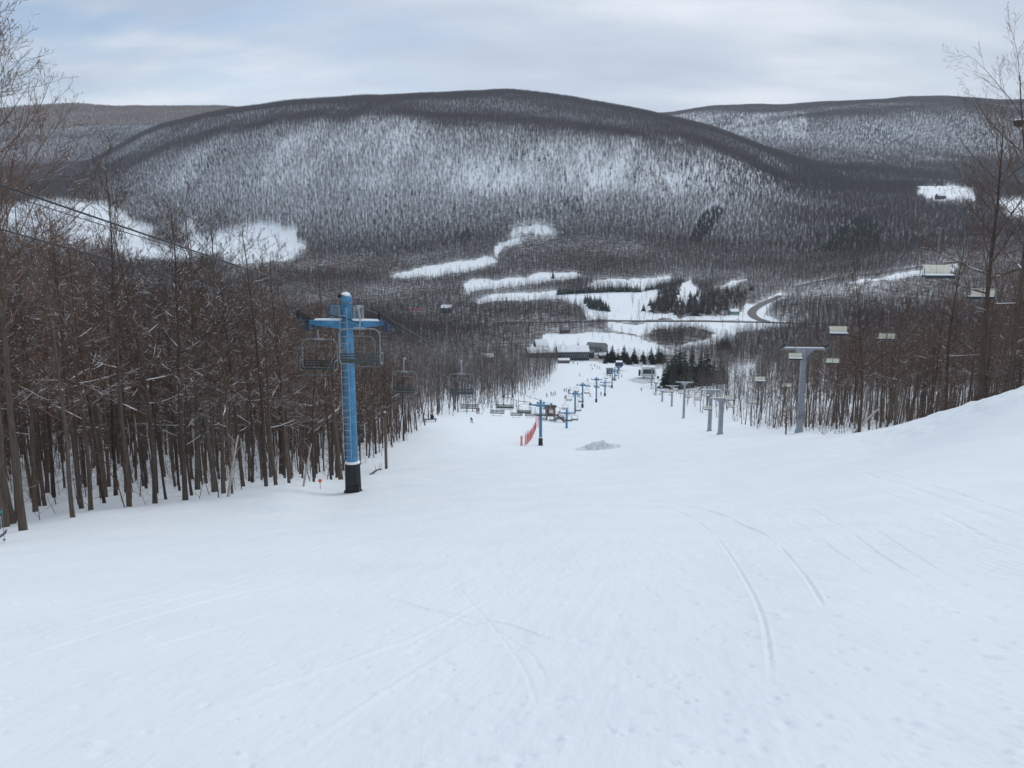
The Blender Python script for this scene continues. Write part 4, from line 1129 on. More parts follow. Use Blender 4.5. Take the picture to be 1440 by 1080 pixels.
house('red_barn', 'long red-roofed barn half hidden in the valley woods', at(587, 950, 2), R(5), 16, 8, 4.0, 2.6, M_WHITEW, M_REDROOF, snow=False, wins=5)
house('grey_farmhouse', 'pale grey farmhouse right of the red-roofed barn in the valley woods', at(630, 960, 1), R(-8), 12, 8, 4.5, 3, M_GREYW, M_GREYROOF, wins=3)
house('green_roadside_house', 'pale green house beside the road junction in the valley', at(1026, 850, 0), R(8), 9, 7, 3.2, 2.2, paint('mint_siding', (0.25, 0.40, 0.34), .7), M_GREYROOF, wins=3)
house('hillside_house', 'dark house at the edge of the snowy clearing high on the valley side', at(1297, 2010, 2), R(12), 22, 12, 5, 5, M_BROWNW, M_GREYROOF, wins=4, snow_t=.6)
house('wood_hut', 'snow-roofed hut in the trees left of the slope', at(687, 545, 1), R(20), 6, 5, 3.0, 1.8, M_BROWNW, M_GREYROOF, wins=1, snow_t=.6)

# red operator hut on stilts
pos = at(774.5, 246); e = empty('operator_hut', pos, R(-12), 'red wooden hut on stilts with a red staircase beside the blue lift', 'hut')
b = MB(); b.box((0, 0, 2.9), (2.7, 2.4, 2.2)); b.build('wall', M_REDW, e)
b = MB()
for s in (-1, 1):
    vs = [(-1.7, s * 1.6, 3.85), (1.7, s * 1.6, 3.85), (1.7, 0, 4.75), (-1.7, 0, 4.75)]; vs += [(a, c, z + .12) for a, c, z in vs]
    f = [(0, 1, 2, 3), (7, 6, 5, 4), (4, 5, 1, 0), (5, 6, 2, 1), (7, 4, 0, 3)]; b.add(vs, f if s > 0 else [q[::-1] for q in f])
b.build('roof', M_BROWNW, e)
for x_, y_, dx, dy in ((0.35, -1.21, 1.2, .08), (-1.36, 0, .08, 1.1), (1.36, 0, .08, 1.1)):
    b = MB(); b.box((x_, y_, 3.15), (dx, dy, 1.2)); b.build('window', M_WHITEW if y_ < 0 else M_GLASS, e)
for x_ in (-1.2, 1.2):
    for y_ in (-1.05, 1.05):
        b = MB(); b.box((x_, y_, 0.7), (0.22, 0.22, 2.2)); b.build('stilt', M_BROWNW, e)
b = MB(); b.box((1.9, 0, 1.72), (1.1, 2.4, 0.14))
for k in range(7): b.box((2.5 + 0.30 * k, -.5, 1.55 - 0.25 * k), (0.34, 1.2, 0.09))
for s in (-1.1, .1): b.tube([(2.4, s, 2.6), (4.5, s, 0.9)], .07, 5); b.tube([(2.4, s, 1.6), (4.6, s, -0.3)], .11, 5)
for k in range(8): b.tube([(2.4 + .3 * k, -1.1, 2.6 - .25 * k), (2.4 + .3 * k, -1.1, 1.6 - .25 * k)], .04, 4)
b.build('staircase', M_REDW, e)

# bottom station of the grey lift: white cabin raised on legs
pos = at(911, 480); e = empty('lift_station', pos, R(-8), 'white bottom station of the grey chairlift with dark green window band', 'lift station')
b = MB(); w, d = 8.6, 6.5
b.add([(-w/2, -d/2, 1.2), (w/2, -d/2, 1.2), (w/2, d/2, 1.2), (-w/2, d/2, 1.2), (-w/2 - .3, -d/2 - .5, 2.6), (w/2 + .3, -d/2 - .5, 2.6), (w/2 + .3, d/2, 2.6), (-w/2 - .3, d/2, 2.6),
       (-w/2 + .5, -d/2 + .7, 6.6), (w/2 - .5, -d/2 + .7, 6.6), (w/2 - .5, d/2 - .3, 6.6), (-w/2 + .5, d/2 - .3, 6.6)],
      [(3, 2, 1, 0), (0, 1, 5, 4), (1, 2, 6, 5), (2, 3, 7, 6), (3, 0, 4, 7), (4, 5, 9, 8), (5, 6, 10, 9), (6, 7, 11, 10), (7, 4, 8, 11), (8, 9, 10, 11)])
b.build('cabin_shell', M_WHITEW, e, bevel=0.12)
b = MB(); b.add([(-3.5, -3.72, 3.0), (3.5, -3.72, 3.0), (3.15, -3.02, 5.5), (-3.15, -3.02, 5.5), (-3.5, -3.3, 3.0), (3.5, -3.3, 3.0), (3.15, -2.6, 5.5), (-3.15, -2.6, 5.5)], [(0, 1, 2, 3), (7, 6, 5, 4), (4, 5, 1, 0), (5, 6, 2, 1), (6, 7, 3, 2), (7, 4, 0, 3)])
b.build('window', M_GLASS, e)
b = MB(); b.add([(-3.7, -2.5, 6.65), (3.7, -2.5, 6.65), (3.7, 2.8, 6.65), (-3.7, 2.8, 6.65), (-3.3, -2.1, 7.0), (3.3, -2.1, 7.0), (3.3, 2.4, 7.0), (-3.3, 2.4, 7.0)], [(0, 1, 5, 4), (1, 2, 6, 5), (2, 3, 7, 6), (3, 0, 4, 7), (4, 5, 6, 7)]); b.build('roof_snow', M_SNOWCAP, e)
for s in (-1, 1):
    b = MB(); b.box((s * 2.6, 0, 0.2), (0.7, 3.0, 2.4)); b.build('leg', M_GALV, e)
b = MB(); b.tube([(0, 0, 6.6), (0, 0, 10.2)], [.22, .15], 8); b.box((0, 0, 10.2), (0.9, .2, .2)); b.build('mast', M_GALV, e)
b = MB(); b.tube([(-5.9, .3, 2.9), (-4.75, .3, 2.9)], 1.9, 16); b.build('drive_wheel', M_RUBBER, e)
b = MB(); b.box((3.2, -1.5, -.2), (7.5, .2, .2)); b.box((5.5, -2, 0.7), (1.2, 1.2, 1.4)); b.build('loading_ramp', M_WOOD, e)
# bottom station of the blue lift
pos = at(869.5, 520); e = empty('lift_station', pos, RZB, 'dark blue bottom station of the blue chairlift among the waiting crowd', 'lift station')
b = MB(); b.box((0, 0, 4.4), (5.2, 8, 2.4), taper=.86); b.build('housing', M_BLUEDK, e, bevel=.15)
for y_ in (-2.6, 2.6):
    b = MB(); b.box((0, y_, 1.4), (.8, .8, 3.8)); b.build('leg', M_BLUE, e)
b = MB(); b.tube([(0, -5.0, 3.0), (0, -5.0, 3.3)], 2.1, 24); b.build('bullwheel', M_GALVD, e)
b = MB(); b.box((0, 0, 5.75), (4.2, 6.6, .25), taper=.9); b.build('roof_snow', M_SNOWCAP, e)
pos = at(856.5, 497); house('ticket_hut', 'dark hut standing left of the blue bottom station', pos, R(5), 3.4, 3, 2.6, .9, M_BROWNW, M_GREYROOF, wins=1, over=.3, snow=False)

# red safety netting strung on poles
def netting(name, label, pts, hgt, group=None, droop=0.7, nets=True):
    e = empty(name, pts[0], 0, label, 'safety fence', group); o = Vector(pts[0])
    for p in pts:
        b = MB(); q = Vector(p) - o; b.tube([q + Vector((0, 0, -.4)), q + Vector((random.uniform(-.06, .06), 0, hgt + random.uniform(-.2, .3)))], 0.045, 6); b.build('pole', M_NET, e)
    if nets:
        for a, c in zip(pts[:-1], pts[1:]):
            a = Vector(a) - o; c = Vector(c) - o; b = MB(); n = 9
            for k in range(n + 1):          # vertical cords
                q = a.lerp(c, k / n); s = droop * math.sin(math.pi * k / n); b.tube([q + Vector((0, 0, .12)), q + Vector((0, 0, hgt - .1 - s))], 0.018, 3)
            for h_ in np.linspace(.12, hgt - .1, 6):
                b.tube([a + Vector((0, 0, h_)), a.lerp(c, .5) + Vector((0, 0, h_ - droop * h_ / hgt)), c + Vector((0, 0, h_))], 0.020, 3)
            b.build('net_panel', M_NET, e)
    return e
fp = [at(px, Z) for px, Z in ((738.5, 156), (741.5, 163), (744, 170), (746.2, 177), (748.2, 184), (750.5, 192), (752.5, 201), (754, 210))]
netting('safety_fence', 'red safety net fence on red poles running downhill beside the blue tower', fp, 2.7)
netting('marker_net', 'short strip of pale red net between two poles at the end of the fence', [at(732.2, 153), at(734.6, 153.5)], 2.1, droop=.05)
netting('marker_net', 'patch of red net seen behind the chairs right by the blue tower', [at(753.5, 214), at(757.5, 216)], 3.2, droop=.05)

# roads
M_ASPH = NM('asphalt'); tc = M_ASPH.n('ShaderNodeTexCoord'); no = M_ASPH.n('ShaderNodeTexNoise', i_Scale=0.4, i_Detail=5.0)
M_ASPH.l(tc.outputs['Object'], no.inputs['Vector']); M_ASPH.l(M_ASPH.ramp(no.outputs['Fac'], [(0.3, (.06, .062, .066)), (.7, (.12, .122, .128))]), M_ASPH.b.inputs['Base Color']); M_ASPH.b.inputs['Roughness'].default_value = .8
M_ASPH = M_ASPH.m
M_ASPHDK = paint('wet_asphalt', (.055, .056, .060), .7, dirt=.3, scale=.3)
def strip(name, path, width, mat, lift=0.35):
    p = np.array(path); L = np.concatenate([[0], np.cumsum(np.hypot(*np.diff(p, axis=0).T))]); n = max(int(L[-1] / 4), 4)
    u = np.linspace(0, L[-1], n); x = np.interp(u, L, p[:, 0]); y = np.interp(u, L, p[:, 1])
    dx, dy = np.gradient(x), np.gradient(y); q = np.hypot(dx, dy); nx_, ny_ = -dy / q, dx / q
    zc = ground(x, y); zc = np.convolve(np.pad(zc, 6, mode='edge'), np.ones(13) / 13, 'valid')
    co = []
    for s in (-1, 1): co.append(np.stack([x + nx_ * s * width / 2, y + ny_ * s * width / 2, np.maximum(zc, ground(x + nx_ * s * width / 2, y + ny_ * s * width / 2)) + lift], -1))
    idx = np.arange(n); quads = np.stack([idx[:-1], idx[1:], idx[1:] + n, idx[:-1] + n], -1)[:, ::-1]
    return tag(link(name, np_mesh(name, np.concatenate(co), quads), mat), kind='structure')
strip('valley_road', ROAD_MAIN, 8, M_ASPH); strip('side_road', ROAD_SIDE, 9, M_ASPHDK, .40); strip('hill_road', ROAD_HILL, 9, M_ASPH)

# wood lying about, poles and markers along the left edge
def leaning(name, label, a, b_, r0, r1, mat, cat, group=None):
    o = Vector(a); e = MB(); d = Vector(b_) - o; k = []
    for t in np.linspace(0, 1, 6): k.append(d * t + Vector((0, 0, 0.12 * math.sin(3.1 * t))))
    e.tube([k[0] - d.normalized() * .3] + k[1:], [r0 + (r1 - r0) * t for t in np.linspace(0, 1, 6)], 8)
    for t in (.45, .7, .85):
        q = d * t; e.tube([q, q + Vector((random.uniform(-.5, .5), random.uniform(-.3, .3), .6))], [.02, .008], 4)
    return tag(e.build(name, mat, None, o), label, cat, group)
leaning('fallen_birch', 'pale birch trunk leaning at the edge of the wood, the taller of two', at(312, 36.5), pt(335, 612, 38), .07, .04, M_BIRCH, 'fallen tree')
leaning('fallen_birch', 'pale birch trunk leaning at the wood edge near the orange marker', at(421, 43), pt(438, 624, 45), .06, .035, M_BIRCH, 'fallen tree')
leaning('fallen_branch', 'thin bare branch lying on the snow bank past the tall blue tower', at(519, 57), at(534, 59) + Vector((0, 0, .25)), .09, .04, M_WOOD, 'branch')
leaning('snow_log', 'long dark log propped among the trees beside the grey tower', at(1203, 66), pt(1236, 575, 69), .12, .07, M_BIRCH, 'log')
p = at(445, 44); e = empty('trail_marker', p, 0, 'round orange marker on a thin stake at the wood edge', 'marker')
b = MB(); b.tube([(0, 0, -.3), (0, 0, .40)], .015, 5); b.build('stake', M_WOOD, e)
b = MB(); b.tube([(0, -.04, .48), (0, .04, .48)], .10, 16); b.build('disc', M_ORANGE, e)
p = at(540.5, 63); e = empty('wooden_pole', p, 0, 'straight wooden pole at the wood edge past the tall blue tower', 'pole')
b = MB(); b.tube([(0, 0, -.4), (0, .02, 2.2), (.02, 0, 4.6)], [.12, .11, .09], 8); b.build('shaft', M_WOOD, e)
b = MB(); b.box((0, 0, 4.62), (.16, .16, .06)); b.build('cap', M_SNOWCAP, e)
# snow-making lances
lw = ['snow lance leaning over the wood edge behind the loaded chair', 'snow lance leaning beside the pair of skiers at the wood edge', 'snow lance leaning behind the chair past the skiers', 'snow lance leaning at the farthest bend of the wood edge']
for (a, c, Z), lab in zip((((655, 569), (674, 531), 205), ((676, 569), (697, 540), 212), ((714, 561), (729, 539), 265), ((744, 553), (755, 540), 330)), lw):
    o = at(a[0], Z); d = pt(c[0], c[1], Z) - o; e = empty('snow_lance', o, 0, lab, 'snow lance', 'snow lances along the wood edge')
    b = MB(); b.tube([Vector((0, 0, -.3)), d], [.07, .045], 6); b.build('pole', M_GALV, e)
    b = MB(); b.tube([d * .97, d * 1.04], .12, 8); b.build('nozzle', M_GALVD, e)
    b = MB(); b.tube([d * .5, Vector((d.x * .9, 0, -.3))], .035, 5); b.build('brace', M_GALVD, e)
o = at(605, 168); e = empty('snow_gun', o, R(10), 'dark snow gun on a sled with a tall thin post at the wood edge', 'snow gun')
b = MB(); b.box((0, 0, .55), (2.6, .9, .16)); b.box((-1, 0, .2), (.14, .9, .7)); b.box((1, 0, .2), (.14, .9, .7)); b.build('sled', M_GALVD, e)
b = MB(); b.tube([(.3, -.4, 1.05), (.3, .5, 1.25)], [.42, .34], 12); b.build('fan_barrel', M_RUBBER, e)
b = MB(); b.tube([(.1, 0, .6), (.1, 0, 6.6)], [.07, .04], 6); b.build('post', M_WOOD, e)
for px, Z, H, lab in ((698.6, 235, 6.5, 'thin pale post at the wood edge behind the overlapping chairs'), (729, 262, 6.0, 'thin pale post rising behind the chairs beside the leaning lance')):
    b = MB(); b.tube([(0, 0, -.4), (0, 0, H)], [.07, .05], 6); tag(b.build('edge_post', M_WOOD, None, at(px, Z)), lab, 'post')

# heaped snow below the brow
def heap(name, label, px, Z, L, W, H, rz, seed):
    n, m_ = 60, 40; u = np.linspace(-1, 1, n); v = np.linspace(-1, 1, m_); U, V = np.meshgrid(u, v)
    h_ = np.clip(1 - U ** 2, 0, 1) ** .8 * np.exp(-(V / .42) ** 2) * (0.55 + .8 * fbm(U * 2 + seed, V * 1.5, 4, seed)) + .30 * fbm(U * 7, V * 4, 4, seed + 4) * np.exp(-(V / .6) ** 2) * np.clip(1 - U ** 2, 0, 1)
    edge = np.clip((1 - np.abs(V)) * 5, 0, 1) * np.clip((1 - np.abs(U)) * 8, 0, 1)
    o = at(px, Z); X_, Y_ = U * L / 2, V * W / 2; c, s = math.cos(rz), math.sin(rz); gx, gy = o.x + X_ * c - Y_ * s, o.y + X_ * s + Y_ * c
    z_ = ground(gx, gy) + h_ * H * edge - 0.12 * (1 - edge)
    idx = np.arange(n * m_).reshape(m_, n); q = np.stack([idx[:-1, :-1], idx[:-1, 1:], idx[1:, 1:], idx[1:, :-1]], -1).reshape(-1, 4)
    me = np_mesh(name, np.stack([gx - o.x, gy - o.y, z_ - o.z], -1).reshape(-1, 3), q)
    return tag(link(name, me, paint('grey_pushed_snow', (.80, .83, .87), .8, dirt=.4, scale=1.5), None, o), label, 'snow pile')
heap('snow_pile', 'grey heap of pushed snow with a peaked crest on the open slope', 843, 150, 9.5, 5.0, 1.9, R(8), 3)
# ------------------------------------------------------------------ special trees, conifers, skiers, haze
def big_tree(px, Z, H, r0, seed, label, lean=0.0, rz=0.0, first=.35, spread=1.2, nb=26, blen=.36):
    ln = tree_lines(seed, H, r0, first=first, nb=nb, spread=spread, maxl=4, kids=(0, 7, 6, 3), lean=lean, blen=blen, wig=.06)
    p = foot(px, Z); e = empty('bare_tree', p, rz, label, 'tree')
    link('trunk', lines_mesh('trunk', [l for l in ln if l[2] == 0], [M_BARK], sides=(9,)), None, e)
    link('crown', lines_mesh('crown', [l for l in ln if l[2] > 0], [M_TWIG], sides=(7, 5, 3), rmin=.006), None, e)
    return p
big_tree(12, 27, 15.6, .125, 901, 'tall bare tree rising above the wood at the very edge, its twigs against the sky', .02, 0, .45, 1.25)
big_tree(-30, 30, 17.0, .13, 907, 'bare tree with steep forked limbs beside the tallest tree of the left wood', .05, 1.0, .4, 1.2)
pn = big_tree(1419, 50, 19.5, .17, 903, 'tallest bare tree on the right with a snow-topped nest in its fork', -.06, 0, .42, 1.3)
big_tree(1376, 50, 17.0, .19, 904, 'thick dark bare tree with snowy boughs standing behind the snow bank', .01, 0.6, .35, 1.1)
big_tree(1212, 66, 13.0, .13, 905, 'bare tree beside the log, its top against the hillside road', .02, 1.3, .35, 1.0)
big_tree(1108, 96, 6.2, .10, 906, 'small bare sapling tree standing by the foot of the big grey tower', -.03, .3, .2, 1.3)
big_tree(1331, 58, 12.5, .12, 908, 'slim bare tree between the thick dark tree and the log', -.02, .9, .3, 1.1)
big_tree(1262, 62, 11.0, .11, 909, 'slim bare tree just right of the log by the brow of the snow', .03, 2.2, .3, 1.1)
# nest
ns = MB(); rs = random.Random(4)
for k in range(90):
    a = rs.uniform(0, 6.28); r_ = rs.uniform(.12, .36); z_ = rs.uniform(-.22, .16); L = rs.uniform(.2, .5); b_ = a + 1.57 + rs.uniform(-.6, .6)
    c = Vector((math.cos(a) * r_ * (1 + z_), math.sin(a) * r_ * (1 + z_), z_)); d = Vector((math.cos(b_), math.sin(b_), rs.uniform(-.3, .3))) * L / 2
    ns.tube([c - d, c + d], .012, 3)
ns.tube([(0, 0, -.3), (0, 0, -.1), (0, 0, .1)], [.1, .3, .34], 10)
nz = pt(1433, 172, 50)
nest = tag(ns.build('nest', M_BARK, None, nz), 'big twig nest with snow on top in the fork of the tallest right tree', 'nest')
sn = MB(); sn.tube([(0, 0, .10), (0, 0, .17), (0, 0, .21)], [.33, .28, .12], 10); sn.build('snow_top', M_SNOWCAP, nest)

def conifer(px, Z, H, meshes, label, group, k, wide=1.0):
    p = foot(px, Z); o = bpy.data.objects.new('conifer', meshes[k % len(meshes)]); COL.objects.link(o)
    s = H / 10.0; o.scale = (s * wide, s * wide, s); o.location = p; o.rotation_euler = (0, 0, random.uniform(0, 6.28))
    return tag(o, label, 'conifer', group)
k = 0
for px, Z, H in [(932,420,10.3),(937,434,14.8),(943,420,17.7),(947,444,21.7),(954,428,22.8),(961,448,19.4),(964,416,13.7),(971,438,21.1),(978,424,12.5),(984,442,18.2),(992,430,19.9),(997,410,9.1),(950,408,11.4),(958,404,8.0),(969,407,10.8),(981,410,7.4),(988,414,13.7)]:
    conifer(px, Z, H, FIRS, 'dark spruce in the dense dark clump right of the white lift station', 'spruces in the clump by the white lift station', k, random.uniform(.95, 1.35)); k += 1
conifer(1012, 418, 15.5, FIRS, 'broad dark spruce standing apart at the right end of the spruce clump', None, k, 1.25); k += 1
conifer(1002, 436, 12.5, FIRS, 'smaller spruce between the dense clump and the broad spruce on its right', None, k, 1.1)
for px, Z, H in [(850,556,6),(853,568,10),(858,562,7.5),(860,575,12),(868,566,8),(870,560,5),(876,574,12.5),(880,564,9),(883,556,6),(890,572,11),(893,562,7),(903,574,9),(905,560,5.5),(914,570,12),(917,560,7),(924,568,13),(929,575,10)]:
    conifer(px, Z, H, FIRS, 'dark conifer in the row behind the bottom of the slope', 'conifers behind the bottom of the slope', k, random.uniform(1.2, 1.75)); k += 1
# plantation rows in the valley fields
def row(a, b, n, H, label, group, jit=1.0):
    global k
    p, q = on_ground(*a, lo=600), on_ground(*b, lo=600)
    for i in range(n):
        t = (i + .5) / n; x, y = p.x + (q.x - p.x) * t + random.uniform(-jit, jit), p.y + (q.y - p.y) * t + random.uniform(-jit, jit) * 2
        o = bpy.data.objects.new('conifer', FIRS_SNOW[k % 3]); COL.objects.link(o); s = H * random.uniform(.8, 1.15) / 10
        o.scale = (s * 1.15, s * 1.15, s); o.location = (x, y, gz(x, y)); o.rotation_euler = (0, 0, random.uniform(0, 6.28)); tag(o, label, 'conifer', group); k += 1
LR_ = ('conifer in the long straight hedge-like row across the snow field', 'conifers in the long row across the snow field')
row((783, 414.5), (841, 411.5), 18, 11.5, *LR_); row((843, 411.5), (900, 410.5), 18, 11.5, *LR_)
LR_ = ('conifer in the row right of the gap in the long row', 'conifers in the row past the gap')
row((905, 409), (935, 405), 8, 9, *LR_); row((935, 404), (962, 396), 8, 9, *LR_); row((925, 414), (952, 408), 8, 9, *LR_); row((935, 420), (955, 414), 6, 9, *LR_)
LR_ = ('conifer in the dark block standing alone in the snow field', 'conifers in the lone block in the snow field')
for q in range(4): row((820 + q * 2, 424 + q * 3.3), (848 + q * 3, 428 + q * 3.6), 8, 10, *LR_)
LR_ = ('conifer in the ragged plantation between the fields and the side road', 'conifers in the ragged plantation by the side road')
for q in range(5): row((908 + q * 4, 438 - q * 4), (955 - q * 1, 438 - q * 4.5), 9, 10, *LR_, jit=4)
for q in range(7): row((950 + q * 3, 444 - q * 4.3), (1010 + q * 9, 441 - q * 5.6), 11, 10, *LR_, jit=4)
conifer(776, 1210, 13, FIRS, 'single dark conifer standing in a long snow field on the valley side', None, 1)
for px, Z, H in [(1012,640,11),(1018,640,12)]: conifer(px, 640, H, FIRS, 'dark round conifer among grey brush beyond the pond hollow', 'conifers beyond the pond hollow', px, 1.5)

# skiers
def body_mesh(name, pose, mats):
    J = pose['J']; E = [('pel', 'spi'), ('spi', 'che'), ('che', 'nec'), ('nec', 'hea'), ('hea', 'top')]
    for s in 'LR': E += [('che', 'sh' + s), ('sh' + s, 'el' + s), ('el' + s, 'wr' + s), ('wr' + s, 'ha' + s), ('pel', 'hi' + s), ('hi' + s, 'kn' + s), ('kn' + s, 'an' + s), ('an' + s, 'to' + s)]
    RAD = dict(pel=.15, spi=.15, che=.17, nec=.06, hea=.095, top=.075, sh=.085, el=.06, wr=.048, ha=.05, hi=.105, kn=.075, an=.07, to=.055)
    keys = list(J); me = bpy.data.meshes.new(name)
    me.from_pydata([J[q] for q in keys], [(keys.index(a), keys.index(b)) for a, b in E], [])
    o = bpy.data.objects.new('tmp_body', me); COL.objects.link(o)
    md = o.modifiers.new('skin', 'SKIN')
    for i, q in enumerate(keys):
        sv_ = me.skin_vertices[0].data[i]; r_ = RAD.get(q, RAD.get(q[:2], .07)); sv_.radius = (r_, r_); sv_.use_root = (q == 'pel')
    o.modifiers.new('sub', 'SUBSURF').levels = 1
    dg = bpy.context.evaluated_depsgraph_get(); dg.update()
    out = bpy.data.meshes.new_from_object(o.evaluated_get(dg)); out.name = name
    bpy.data.objects.remove(o); bpy.data.meshes.remove(me)
    out.materials.clear()
    for m_ in mats: out.materials.append(m_)
    cut = J['pel'][2] - .06; nk = J['nec'][2] + .03
    for p in out.polygons:
        z = p.center.z
        p.material_index = 2 if z > nk else (0 if z > cut or p.center.y > .22 else 1)
        p.use_smooth = True
    return out
STAND = dict(J=dict(pel=(0, -.04, .90), spi=(0, 0, 1.08), che=(0, .05, 1.32), nec=(0, .08, 1.47), hea=(0, .10, 1.58), top=(0, .10, 1.70),
   shL=(-.19, .06, 1.37), elL=(-.30, .06, 1.12), wrL=(-.28, .27, 1.02), haL=(-.28, .36, 1.03), shR=(.19, .06, 1.37), elR=(.30, .06, 1.12), wrR=(.28, .27, 1.02), haR=(.28, .36, 1.03),
   hiL=(-.10, -.03, .84), knL=(-.14, .12, .48), anL=(-.14, 0, .12), toL=(-.14, .18, .08), hiR=(.10, -.03, .84), knR=(.14, .12, .48), anR=(.14, 0, .12), toR=(.14, .18, .08)))
CROUCH = dict(J=dict(pel=(0, -.16, .74), spi=(0, -.06, .92), che=(.02, .12, 1.12), nec=(.02, .20, 1.25), hea=(.02, .25, 1.35), top=(.02, .27, 1.47),
   shL=(-.19, .13, 1.16), elL=(-.36, .12, .94), wrL=(-.38, .34, .86), haL=(-.38, .43, .87), shR=(.21, .13, 1.16), elR=(.38, .12, .94), wrR=(.40, .34, .86), haR=(.40, .43, .87),
   hiL=(-.11, -.14, .70), knL=(-.24, .16, .44), anL=(-.20, 0, .12), toL=(-.18, .18, .08), hiR=(.11, -.14, .70), knR=(.22, .16, .44), anR=(.20, 0, .12), toR=(.18, .18, .08)))
def cloth(n, c): return paint(n, c, .8, dirt=.2, scale=8)
JK = dict(black=cloth('black_jacket', (.015, .015, .018)), navy=cloth('navy_jacket', (.02, .03, .09)), teal=cloth('teal_jacket', (.01, .22, .26)), pink=cloth('pink_jacket', (.55, .08, .22)), red=cloth('red_jacket', (.40, .03, .03)), grey=cloth('grey_jacket', (.12, .12, .13)), purple=cloth('purple_jacket', (.10, .04, .16)), green=cloth('green_jacket', (.03, .12, .05)))
M_PANTS = cloth('dark_trousers', (.02, .02, .026)); M_SKIN = cloth('skin', (.50, .30, .22)); M_HELM = cloth('dark_helmet', (.02, .02, .025)); M_SKI = paint('ski_topsheet', (.10, .10, .13), .4)
BODIES = {}
def person(pos, rz, jacket, pose, label, group=None, s=1.0, skis=True):
    key = (jacket, pose)
    if key not in BODIES:
        P = STAND if pose == 'stand' else CROUCH; h_ = Vector(P['J']['hea']); J = P['J']
        bm_ = body_mesh('body', P, [JK[jacket], M_PANTS, M_SKIN])
        hb = MB()
        pr = [(-.03, .118), (.04, .128), (.10, .112), (.145, .06), (.155, .01)]
        hb.tube([h_ + Vector((0, -.012, z)) for z, r_ in pr], [r_ for z, r_ in pr], 12); hm = hb.mesh('helmet', True); hm.materials.append(M_HELM)
        gb = MB(); gb.box(h_ + Vector((0, .095, .015)), (.16, .05, .07)); gm_ = gb.mesh('goggles'); gm_.materials.append(M_GLASS)
        sb = MB()
        for q in 'LR':
            an = Vector(J['an' + q]); sb.box((an.x, .06, .035), (.085, 1.62, .025)); sb.add([(an.x - .0425, .87, .0225), (an.x + .0425, .87, .0225), (an.x + .0425, .87, .0475), (an.x - .0425, .87, .0475), (an.x - .02, 1.02, .11), (an.x + .02, 1.02, .11)], [(0, 1, 5, 4), (3, 4, 5, 2), (0, 4, 3), (1, 2, 5)])
        sm_ = sb.mesh('skis'); sm_.materials.append(M_SKI)
        pb = MB()
        for q in 'LR':
            hd = Vector(J['ha' + q]); pb.tube([hd + Vector((0, .03, .12)), Vector((hd.x * 1.25, hd.y - .25, .0))], [.012, .008], 4); pb.tube([Vector((hd.x * 1.24, hd.y - .245, .07)), Vector((hd.x * 1.24, hd.y - .245, .09))], .045, 8)
        pm = pb.mesh('ski_poles'); pm.materials.append(M_GALVD)
        BODIES[key] = (bm_, hm, gm_, sm_, pm)
    e = empty('person', pos, rz, label, 'skier', group); e.scale = (s, s, s)
    for nm, me in zip(('body', 'helmet', 'goggles', 'skis', 'ski_poles'), BODIES[key]):
        if nm in ('skis', 'ski_poles') and not skis: continue
        c = bpy.data.objects.new(nm, me); COL.objects.link(c); c.parent = e
    return e
person(foot(-21, 23.5, 790) , R(8), 'teal', 'crouch', 'skier in teal jacket at the very edge of the photo beside the wood')
person(at(663, 178), R(150), 'navy', 'crouch', 'skier in navy with legs apart standing below the loaded chair', s=.9)
person(at(670.5, 212), R(170), 'pink', 'stand', 'skier in pink and white beside another at the wood edge', s=.95)
person(at(673, 214), R(190), 'navy', 'stand', 'skier in dark navy right beside the one in pink')
seat = rope_at(BL, 92) + Vector((0, 0, -2.62))
cols = ['black', 'navy', 'grey', 'black', 'red', 'black', 'purple', 'green', 'black', 'navy']
near_hut = [(769, 556, 'black'), (778, 555, 'black'), (780.5, 553, 'navy'), (775, 554, 'grey')]
crowd = [(793.5, 549), (796.5, 548.5), (799.5, 551), (800.5, 549.5), (802, 547), (806, 556), (794.5, 559), (796, 558), (812, 556), (814.5, 557), (830, 556), (845, 554), (826, 534), (815.5, 527), (831, 513.5), (836, 513), (839.5, 516), (843, 517), (833, 518), (854, 527), (858, 529), (862, 532), (866, 529), (870, 531), (874, 528), (902, 548), (765, 574), (768, 577), (776, 509.5), (799, 509), (806, 510), (812, 511)]
def feet(px, py): return on_ground(px, py + 2.0, lo=190)
for i, (px, py, c) in enumerate(near_hut):
    person(feet(px, py), random.uniform(0, 6.28), c, 'stand', 'tiny dark figure of a skier standing just behind the red hut', 'skiers behind the red hut')
for i, (px, py) in enumerate(crowd):
    if py < 514: lab, gr = 'tiny figure standing on the snow in front of the lodge', 'people in front of the lodge'
    elif 850 < px < 880: lab, gr = 'tiny figure waiting in line at the blue bottom station', 'skiers waiting at the blue bottom station'
    elif px > 895: lab, gr = 'lone tiny skier on the open snow below the white station', None
    elif px < 770: lab, gr = 'tiny dark figure on the snow in front of the red hut', 'skiers in front of the red hut'
    elif px > 823: lab, gr = 'tiny skier on the open snow around the three tall blue towers', 'skiers around the three tall blue towers'
    else: lab, gr = 'tiny dark skier on the piste between the red hut and the lodge', 'skiers on the piste above the red hut'
    person(feet(px, py), random.uniform(0, 6.28), cols[i % len(cols)], 'crouch' if i % 3 == 0 else 'stand', lab, gr)

